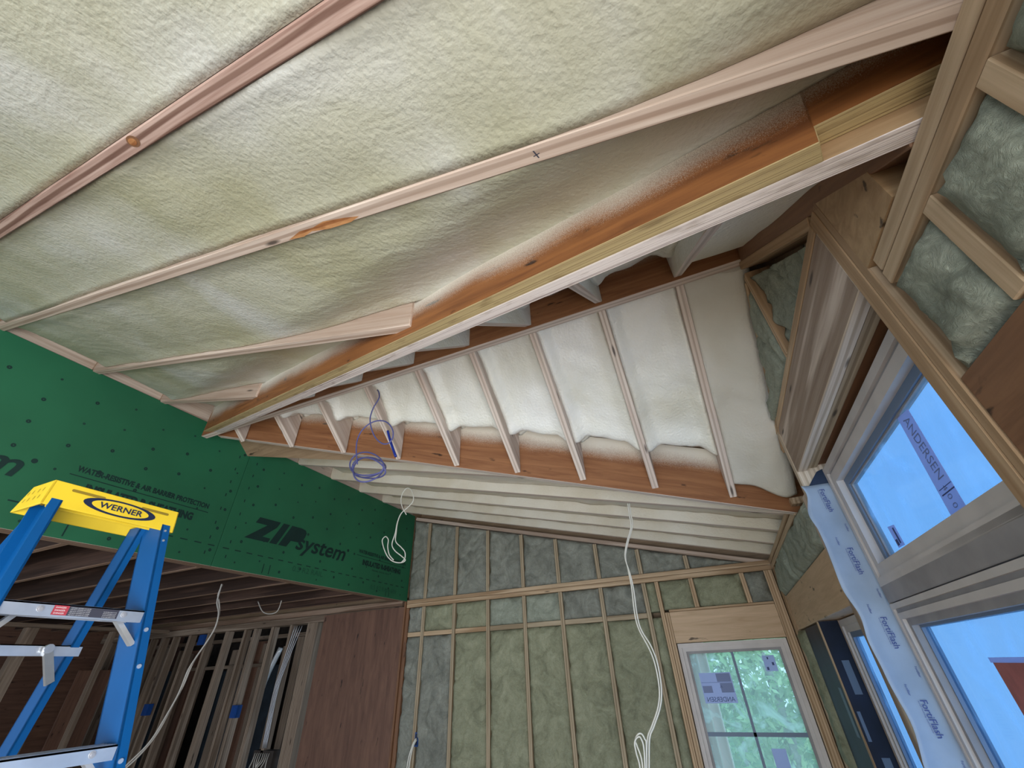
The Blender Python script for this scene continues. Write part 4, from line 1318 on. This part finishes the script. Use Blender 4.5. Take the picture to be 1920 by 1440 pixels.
LEAN, TAP = 0.2565, 0.0817
HB = zb + 1.8 - 0.02
def front_pt(side, h, ox=0.0, oy=0.0):
    """side -1 left / +1 right; h metres below the cap"""
    y = (cyR - .016 if side > 0 else cyL + .016) + side * TAP * h
    return Vector((cx + .006 + LEAN * h + ox, y + oy, zb - h + .02))
def channel(name, top, bot, wx, fl, side, mat, parent, th=.005, face=1):
    """C-channel rail: web in the x-z plane, flanges pointing outward along y"""
    k = MB()
    for (a, b, c_, d_) in ((0, wx, 0, th), (wx - th, wx, 0, fl), (0, th, 0, fl)):
        pts = []
        for P in (top,):
            pts = [(P.x - a, P.y + side * c_, P.z), (P.x - b, P.y + side * c_, P.z), (P.x - b, P.y + side * d_, P.z), (P.x - a, P.y + side * d_, P.z)]
        q = [(bot.x - a, bot.y + side * c_, bot.z), (bot.x - b, bot.y + side * c_, bot.z), (bot.x - b, bot.y + side * d_, bot.z), (bot.x - a, bot.y + side * d_, bot.z)]
        n = len(k.v)
        k.v += [Vector(p) for p in pts + q]
        k.f += [(n, n + 1, n + 2, n + 3), (n + 7, n + 6, n + 5, n + 4)] + [(n + i, n + (i + 1) % 4, n + 4 + (i + 1) % 4, n + 4 + i) for i in range(4)]
    return k.build(name, mat, parent)
rails = []
for side in (-1, 1):
    r_ = channel('front_rail', front_pt(side, 0, 0, -side * .022), front_pt(side, HB - .02, 0, -side * .022), .104, .026, side, M['blue'], lad)
    rails.append(r_)
    k = MB()
    P = front_pt(side, HB - .05); k.box(P.x - .085, P.x + .012, P.y - .035, P.y + .035, -1.8, -1.74)
    k.build('rubber_foot', M['label_dark'], r_)
    if side > 0:
        for h in (.020, .052, .31, .40, .60, .92, 1.22):
            k = MB(); P = front_pt(1, h, 0.0, -.010); k.cyl((P.x - .001, P.y, P.z), (1, 0, 0), .0035 if h < .1 else .0055, .004); k.build('rivet', M['alu'], r_)
RL = 0.40
def rear_pt(side, h, oy=0.0):
    y = (cyR - .035 if side > 0 else cyL + .035) + side * TAP * 0.95 * h
    return Vector((cx - .078 - RL * h, y + oy, zb - h + .02))
for side in (-1, 1):
    r_ = channel('rear_rail', rear_pt(side, 0, -side * .020), rear_pt(side, HB - .02, -side * .020), .062, .022, side, M['blue'], lad)
    k = MB()
    P = rear_pt(side, HB - .05); k.box(P.x - .065, P.x + .012, P.y - .032, P.y + .032, -1.8, -1.74)
    k.build('rubber_foot', M['label_dark'], r_)
# steps every 12 inches
for n_ in range(6):
    h = 0.262 + 0.3048 * n_
    if h > HB - .1: break
    L_, R_ = front_pt(-1, h), front_pt(1, h)
    k = MB()
    yl, yr = L_.y + .022, R_.y - .022
    X = R_.x - .001
    k.box(X - .003, X, yl, yr, R_.z - .030, R_.z)              # front lip
    k.box(X - .075, X, yl, yr, R_.z - .0035, R_.z)            # tread
    k.box(X - .075, X - .072, yl, yr, R_.z - .026, R_.z)
    for q_ in range(5): k.box(X - .012 - q_ * .013, X - .009 - q_ * .013, yl, yr, R_.z, R_.z + .0015)
    k.box(X - .012, X - .003, yl, yr, R_.z - .030, R_.z - .027)
    st = k.build('step', M['alu'], lad)
    for yy in (yl + .075, yr - .050):
        k = MB(); k.cyl((X, yy, R_.z - .013), (1, 0, 0), .0075, .0015); k.cyl((X + .0015, yy, R_.z - .013), (1, 0, 0), .004, .002)
        k.build('rivet', M['alu_dull'], st)
    if n_ == 0:
        a, b, zc0, zc1 = yl + .100, yr - .065, R_.z - .025, R_.z - .003
        k = MB(); k.poly([(X + .0006, a, zc0), (X + .0006, b, zc0), (X + .0006, b, zc1), (X + .0006, a, zc1)])
        wl = k.build('warning_label', M['label_dark'], st)
        k = MB(); k.poly([(X + .0010, a, zc0), (X + .0010, a + .032, zc0), (X + .0010, a + .032, zc1), (X + .0010, a, zc1)]); k.build('red_block', M['label_red'], wl)
        k = MB()
        for q_ in range(3): k.text('DANGER', (X + .0014, a + .004, zc1 - .0065 - q_ * .0065), (0, 1, 0), (0, 0, 1), .022, .0035, (0, 0, 0))
        k.build('red_lettering', M['white'], wl)
        k = MB()
        for q_ in range(5): k.text('KEEP BODY CENTERED ON LADDER', (X + .0014, a + .036, zc1 - .0045 - q_ * .0040), (0, 1, 0), (0, 0, 1), .045, .0018, (0, 0, 0))
        for q_ in range(4): k.text('DO NOT STAND ABOVE THIS STEP', (X + .0014, b - .037, zc1 - .0085 - q_ * .0040), (0, 1, 0), (0, 0, 1), .032, .0018, (0, 0, 0))
        k.build('label_lettering', M['white'], wl)
    # diagonal braces under the step
    for side in (-1, 1):
        k = MB()
        e_ = front_pt(side, h + .085); s_ = Vector((X - .04, (yr - .055) if side > 0 else (yl + .055), R_.z - .012))
        e_ = Vector((e_.x - .03, e_.y - side * .024, e_.z))
        dv = (e_ - s_); n1_ = dv.cross(Vector((1, 0, 0))).normalized() * .006
        k.prism([s_ - n1_ + Vector((.009, 0, 0)), s_ + n1_ + Vector((.009, 0, 0)), s_ + n1_ - Vector((.009, 0, 0)), s_ - n1_ - Vector((.009, 0, 0))], dv)
        k.build('step_brace', M['alu'], st)
# rear horizontals with knee braces
for n_ in range(4):
    h = 0.335 + 0.42 * n_
    L_, R_ = rear_pt(-1, h), rear_pt(1, h)
    k = MB()
    X = L_.x - .002
    k.box(X - .003, X, L_.y + .018, R_.y + .012, R_.z - .028, R_.z)
    k.box(X - .020, X, L_.y + .018, R_.y + .012, R_.z - .003, R_.z)
    hb = k.build('rear_bar', M['alu'], lad)
    for side in (-1, 1):
        e_ = rear_pt(side, h + .095, -side * .02); s_ = Vector((X + .006, (R_.y - .075) if side > 0 else (L_.y + .075), R_.z - .010))
        dv = e_ - s_
        k = MB()
        n1_ = dv.cross(Vector((1, 0, 0))).normalized() * .010
        k.prism([s_ - n1_ + Vector((.006, 0, 0)), s_ + n1_ + Vector((.006, 0, 0)), s_ + n1_ - Vector((.006, 0, 0)), s_ - n1_ - Vector((.006, 0, 0))], dv)
        k.cyl((s_.x, s_.y, s_.z), (1, 0, 0), .012, .010)
        k.build('knee_brace', M['alu'], hb)

# ------------------------------------------------------------------ cables
# white cable hanging in front of the back wall: two strands and a bundled end
def img_y(pts, Y):
    """points on the plane y=Y seen at photo pixels, used only to read off real coordinates"""
    out = []
    for (u, v) in pts:
        d = fw + rt * ((u - 960) / 770.93) - up * ((v - 720) / 770.93)
        out.append(d * (Y / d.y))
    return out
cab = empty('hanging_cable', -0.40, 3.0, 0.93, 'long white cable pair hanging before the back wall, bundled at its end', 'cable')
tube('strand', img_y([(1180, 944), (1183, 965), (1186, 985), (1178, 1015), (1173, 1042), (1178, 1070), (1184, 1100), (1190, 1150), (1198, 1180), (1216, 1214), (1228, 1245), (1236, 1290), (1234, 1325), (1222, 1362), (1214, 1385), (1212, 1440), (1210, 1500)], 3.0), 0.0042, M['cable_white'], cab)
tube('strand', img_y([(1177, 944), (1180, 965), (1183, 988), (1175, 1018), (1172, 1045), (1181, 1075), (1188, 1105), (1194, 1150), (1202, 1180), (1221, 1212), (1233, 1245), (1240, 1290), (1238, 1325), (1226, 1362), (1218, 1385), (1217, 1440), (1216, 1500)], 2.99), 0.0042, M['cable_white'], cab)
tube('strand', img_y([(1208, 1500), (1204, 1430), (1195, 1400), (1191, 1388), (1196, 1377), (1203, 1376), (1209, 1386), (1212, 1400), (1213, 1500)], 2.98), 0.0042, M['cable_white'], cab)
tube('strand', img_y([(1203, 1500), (1200, 1440), (1193, 1412), (1190, 1392), (1196, 1382), (1202, 1385), (1208, 1410), (1211, 1500)], 2.97), 0.0042, M['cable_white'], cab)
# white loop near the green wall
cab = empty('cable_loop', -2.25, 3.2, 1.4, 'looped cream cable hanging from the rear ceiling by the ZIP lettering', 'cable')
tube('strand', img_y([(762, 965), (754, 950), (752, 935), (757, 921), (765, 915), (773, 922), (775, 938), (766, 950), (752, 963), (745, 980), (741, 1000), (735, 1020), (740, 1032), (752, 1042), (760, 1050), (752, 1055), (738, 1053), (728, 1045), (722, 1034), (718, 1022), (717, 1012), (723, 1006), (728, 1012), (727, 1025), (730, 1040), (738, 1050)], 3.0), 0.0045, M['cable_white'], cab)
tube('strand', img_y([(766, 950), (753, 962), (746, 978), (743, 998), (742, 1015), (752, 1026), (759, 1035), (759, 1047), (752, 1055)], 3.01), 0.0045, M['cable_white'], cab)
# violet-blue coil
cab = empty('cable_coil', -1.65, 1.66, 1.47, 'coil of violet-blue cable hanging from the jack rafters', 'cable')
pts = [(708, 731), (711, 738), (710, 748), (700, 765), (694, 785), (697, 805), (705, 822), (718, 832), (730, 830), (737, 818), (735, 803), (724, 791), (708, 789), (692, 795), (678, 808), (670, 825), (668, 845), (670, 870)]
tube('strand', img_y(pts, 1.66), 0.0040, M['cable_blue'], cab)
rng = random.Random(3)
loop = []
for i in range(96):
    a = i / 96 * 2 * math.pi * 3.6
    rx = 29 + 3.0 * math.sin(i * 0.13); ry = 25 - 9 * math.sin(i * 0.11 + .6) ** 2
    loop.append((690 + 3 * math.sin(i * .2) + rx * math.cos(a + 2.9), 877 + 6 * math.sin(i * .09) - ry * math.sin(a + 2.9)))
lp = []
for i, (u, v) in enumerate(loop[::2]):
    lp.append(img_y([(u, v)], 1.66 + .04 * math.sin(i * .55))[0])
tube('strand', lp, 0.0042, M['cable_blue'], cab)
tube('tape_end', [v_ for v_ in img_y([(727, 808), (733, 830), (742, 856)], 1.70)], 0.0075, M['tape_blue'], cab)
# thin cable in the room beyond
cab = empty('hanging_cable', -3.84, 2.53, 0.7, 'thin grey cable pair hanging down from the dark joists behind the ladder', 'cable')
tube('strand', img_y([(416, 1095), (411, 1112), (407, 1130), (410, 1150), (404, 1175), (390, 1200), (368, 1232), (352, 1258), (335, 1300), (310, 1345), (280, 1392), (240, 1432), (200, 1470)], 2.55), 0.006, M['cable_grey'], cab)
tube('strand', img_y([(417, 1096), (409, 1115), (411, 1130), (411, 1150), (403, 1178), (386, 1206), (362, 1243), (344, 1285), (325, 1320), (295, 1375), (262, 1416), (225, 1450)], 2.56), 0.006, M['cable_grey'], cab)
cab = tube('slack_cable', img_y([(484, 1128), (492, 1146), (505, 1151), (520, 1146), (528, 1126)], 3.3), 0.005, M['cable_grey'])
props(cab, 'short slack cable drooping under the dark joists', 'cable')
# electrical box on the back wall
bx_ = empty('outlet_box', -2.985, D - .03, -0.50, 'small blue electrical box on the left stud of the insulated wall', 'electrical box')
k = MB(); k.box(-2.984, -2.945, D - .012, D + .05, -0.56, -0.455); bb = k.build('box_body', M['box_blue'], bx_)
k = MB(); k.box(-2.978, -2.951, D - .0135, D - .0125, -0.550, -0.465); k.build('opening_shade', M['navy'], bb)  # dark plate stands for the shaded inside of the box
tube('cable', [(-2.965, D - .015, -0.50), (-2.975, D - .05, -0.54), (-3.00, D - .07, -0.66), (-3.01, D - .07, -0.85)], .006, M['cable_white'], bx_)
tube('cable', [(-2.960, D - .015, -0.51), (-2.965, D - .06, -0.56), (-2.975, D - .08, -0.68), (-2.98, D - .08, -0.85)], .006, M['cable_white'], bx_)

# ------------------------------------------------------------------ the room beyond the wide opening
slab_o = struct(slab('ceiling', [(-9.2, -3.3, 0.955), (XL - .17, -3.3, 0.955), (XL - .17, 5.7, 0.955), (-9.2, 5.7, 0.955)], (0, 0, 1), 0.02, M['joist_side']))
for i in range(17):
    y = 4.10 - i * K
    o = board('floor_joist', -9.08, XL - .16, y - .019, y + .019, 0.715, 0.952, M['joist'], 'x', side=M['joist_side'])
    props(o, 'dark brown joist over the room beyond, %s from its far wall' % (ORD + ['sixteenth', 'seventeenth'])[i], 'joist', 'joists over the room beyond')
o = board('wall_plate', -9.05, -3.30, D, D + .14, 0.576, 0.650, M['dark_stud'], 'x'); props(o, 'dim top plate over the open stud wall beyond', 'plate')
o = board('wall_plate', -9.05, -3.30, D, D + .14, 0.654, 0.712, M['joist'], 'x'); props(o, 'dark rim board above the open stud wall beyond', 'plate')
o = board('plywood_panel', -4.44, -3.262, D - .012, D + .002, -1.78, 0.640, M['ply_red'], 'z'); props(o, 'reddish brown plywood panel on the wall beyond, left of the insulated wall', 'panel')
o = board('corner_post', -3.258, -3.238, D - .02, D + .10, -1.78, 0.69, M['lvl_brown'], 'z'); props(o, 'narrow dark post right of the reddish plywood panel', 'post')
dim = [(-4.62, .17, 0), (-4.98, .038, 0), (-5.30, .05, 0), (-5.62, .038, 0), (-5.80, .038, 0), (-6.15, .06, 0), (-6.52, .038, 0), (-6.90, .05, 0), (-7.25, .038, 0), (-7.50, .06, 0), (-7.75, .038, 0), (-8.05, .10, 0), (-8.4, .04, 0), (-8.75, .06, 0)]
for i, (x, w, _) in enumerate(dim):
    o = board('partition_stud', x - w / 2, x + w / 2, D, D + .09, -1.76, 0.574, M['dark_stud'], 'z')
    props(o, 'dim brown stud of the open wall beyond, %s left of the reddish plywood' % ORD[i], 'stud', 'studs of the open wall beyond')
rng = random.Random(11)
for i in range(13):
    x = -4.75 - i * 0.33 + rng.uniform(-.06, .06)
    w = rng.choice((.038, .038, .075, .11))
    o = board('partition_stud', x - w / 2, x + w / 2, D + .62, D + .70, -1.76, 0.40 + .05 * (i % 3), M['dark_stud'], 'z')
    props(o, 'dim stud of the second wall behind the open one, %s from the reddish plywood side' % ORD[i], 'stud', 'studs of the second wall beyond')
o = board('wall_plate', -9.05, -4.6, D + .62, D + .70, 0.505, 0.55, M['dark_stud'], 'x'); props(o, 'dim plate across the second wall beyond', 'plate')
o = board('wall_plate', -7.6, -5.9, D + .56, D + .60, 0.17, 0.21, M['dark_stud'], 'x'); props(o, 'short crosspiece on the second wall beyond', 'plate')
for i, (xa, xb) in enumerate(((-5.30, -4.85), (-6.15, -5.72), (-7.15, -6.62), (-8.6, -7.9))):  # dark sheets stand for unlit openings between the studs
    o = board('wall_board', xa, xb, D + .74, D + .76, -1.78, 0.15 + .04 * (i % 2), M['dark_gap'], 'z'); props(o, 'very dark sheet standing for an unlit opening beyond, %s from the right' % ORD[i], 'board', 'dark sheets for openings beyond')
for i, (xa, xb, za) in enumerate(((-8.9, -8.6, .5), (-8.0, -7.55, .45), (-6.6, -6.2, .5))):
    o = board('wall_board', xa, xb, D + .80, D + .82, -1.78, za, M['ply_red'], 'z'); props(o, 'brown sheet behind the studs beyond, %s from the left' % ORD[i], 'board', 'brown sheets beyond')
o = tube('vent_pipe', [(-5.45, D + .2, -1.7), (-5.45, D + .2, -0.8), (-5.46, D + .2, -0.1), (-5.30, D + .2, 0.35)], .030, M['metal_pipe']); props(o, 'pale pipe rising between the studs beyond', 'pipe')
pn = empty('breaker_panel', -4.98, D + .02, -0.85, 'dark electrical panel with loose wires at the bottom of the stud wall beyond', 'electrical box')
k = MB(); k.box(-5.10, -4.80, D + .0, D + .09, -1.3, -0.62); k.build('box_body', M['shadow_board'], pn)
for i in range(8):
    x = -5.06 + i * .03
    tube('wire', [(x, D - .01, -.64), (x + .03, D - .05, -.70), (x + .05 * math.sin(i), D - .05, -.80), (x + .02, D - .02, -1.0)], .005, M['cable_grey'], pn)
for i in range(4):
    o = tube('riser_cable', [(-4.92 - i * .018, D - .008, -.6), (-4.94 - i * .02, D - .012, -.1), (-4.90 - i * .022, D - .01, .15), (-4.78 - i * .04, D - .01, .55)], .004, M['alu_dull'])
    props(o, 'dim cable climbing beside the electrical panel, %s of four from the right' % ORD[i], 'cable', 'cables above the electrical panel')
for i, (x, z, lab) in enumerate(((-6.60, 0.50, 'dark blue box high on the open wall beyond'), (-5.56, -0.28, 'dark blue box halfway up the studs beyond'), (-7.25, -0.25, 'dark blue box on the studs beyond, behind the thin cable'))):
    k = MB(); k.box(x - .05, x + .05, D - .03, D + .03, z - .06, z + .06); k.box(x - .04, x + .04, D - .034, D - .03, z - .05, z + .05)
    o = k.build('outlet_box', M['box_blue']); props(o, lab, 'electrical box')

# side partition of the far room, running toward the viewer
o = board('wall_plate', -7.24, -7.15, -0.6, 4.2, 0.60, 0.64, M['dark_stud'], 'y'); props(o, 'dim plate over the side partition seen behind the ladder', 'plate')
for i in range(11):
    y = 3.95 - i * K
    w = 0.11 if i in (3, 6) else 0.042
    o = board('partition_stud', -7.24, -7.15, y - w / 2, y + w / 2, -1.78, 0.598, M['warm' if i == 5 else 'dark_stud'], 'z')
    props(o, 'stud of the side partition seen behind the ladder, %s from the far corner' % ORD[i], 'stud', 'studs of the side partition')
for i, (ya, yb, zb_) in enumerate(((3.55, 3.92, .2), (1.6, 2.3, .35), (0.4, 0.95, .1))):
    o = board('wall_board', -7.60, -7.58, ya, yb, -1.78, zb_, M['ply_red' if i != 1 else 'dark_gap'], 'z'); props(o, 'board behind the side partition, %s from the far corner' % ORD[i], 'board', 'boards behind the side partition')

# ------------------------------------------------------------------ outside
struct(slab('ground', [(-40, 4.7, -2.6), (2.2, 4.7, -2.6), (2.2, 60, -2.6), (-40, 60, -2.6)], (0, 0, -1), .1, M['grass']))
pp = empty('porch_post', -0.5, 5.5, -2.6, 'pale pink trim boards of a porch seen through the left of the back window', 'post')
k = MB(); k.box(-0.75, -0.345, 5.50, 5.62, -2.6, 1.2); k.build('wide_board', M['outside_wall'], pp)
k = MB(); k.box(-0.335, -0.255, 5.47, 5.60, -2.6, 1.2); k.build('corner_board', M['outside_wall'], pp)
k = MB(); k.box(-0.346, -0.333, 5.45, 5.50, -2.6, 1.2); k.box(-0.256, -0.244, 5.45, 5.50, -2.6, 1.2); k.build('trim_strip', M['outside_trim'], pp)

def tree(x, y, h, r, n, mat, label, seed):
    rg = random.Random(seed)
    t = empty('tree', x, y, -2.6, label, 'tree', 'trees outside the back window')
    tube('trunk', [(x, y, -2.6), (x + .05, y, h * .3 - 2.6), (x - .12, y, h * .6 - 2.6), (x + .1, y, h * .95 - 2.6)], .07, M['bark'], t)
    vs, fs = [], []
    for i in range(n):
        while True:
            p = Vector((rg.uniform(-1, 1), rg.uniform(-1, 1), rg.uniform(-1, 1)))
            if 0.25 < p.length < 1: break
        c = Vector((x + p.x * r, y + p.y * r * .7, -2.6 + h * .55 + p.z * h * .48 + H))
        if noise.noise(c * 1.3) < -0.22: continue
        a = Vector((rg.gauss(0, 1), rg.gauss(0, 1), rg.gauss(0, 1))).normalized()
        b = a.orthogonal().normalized()
        s = rg.uniform(.05, .12)
        k0 = len(vs)
        vs += [c - a * s, c + b * s * .45, c + a * s, c - b * s * .45]
        fs.append((k0, k0 + 1, k0 + 2, k0 + 3))
    link_mesh('foliage', vs, fs, mat, parent=t)
tree(0.45, 9.5, 7.0, 1.3, 7000, M['leaf'], 'green tree outside behind the right half of the back window', 1)
tree(-1.5, 12.0, 7.5, 1.6, 7000, M['leaf_light'], 'yellow-green tree outside behind the middle of the back window', 2)
tree(1.3, 13.5, 8.0, 1.6, 7000, M['leaf_light'], 'yellow-green tree outside, farther behind the green one', 3)
tree(-0.4, 17.5, 9.5, 2.8, 9000, M['leaf'], 'distant green tree filling the gaps of the back window view', 4)
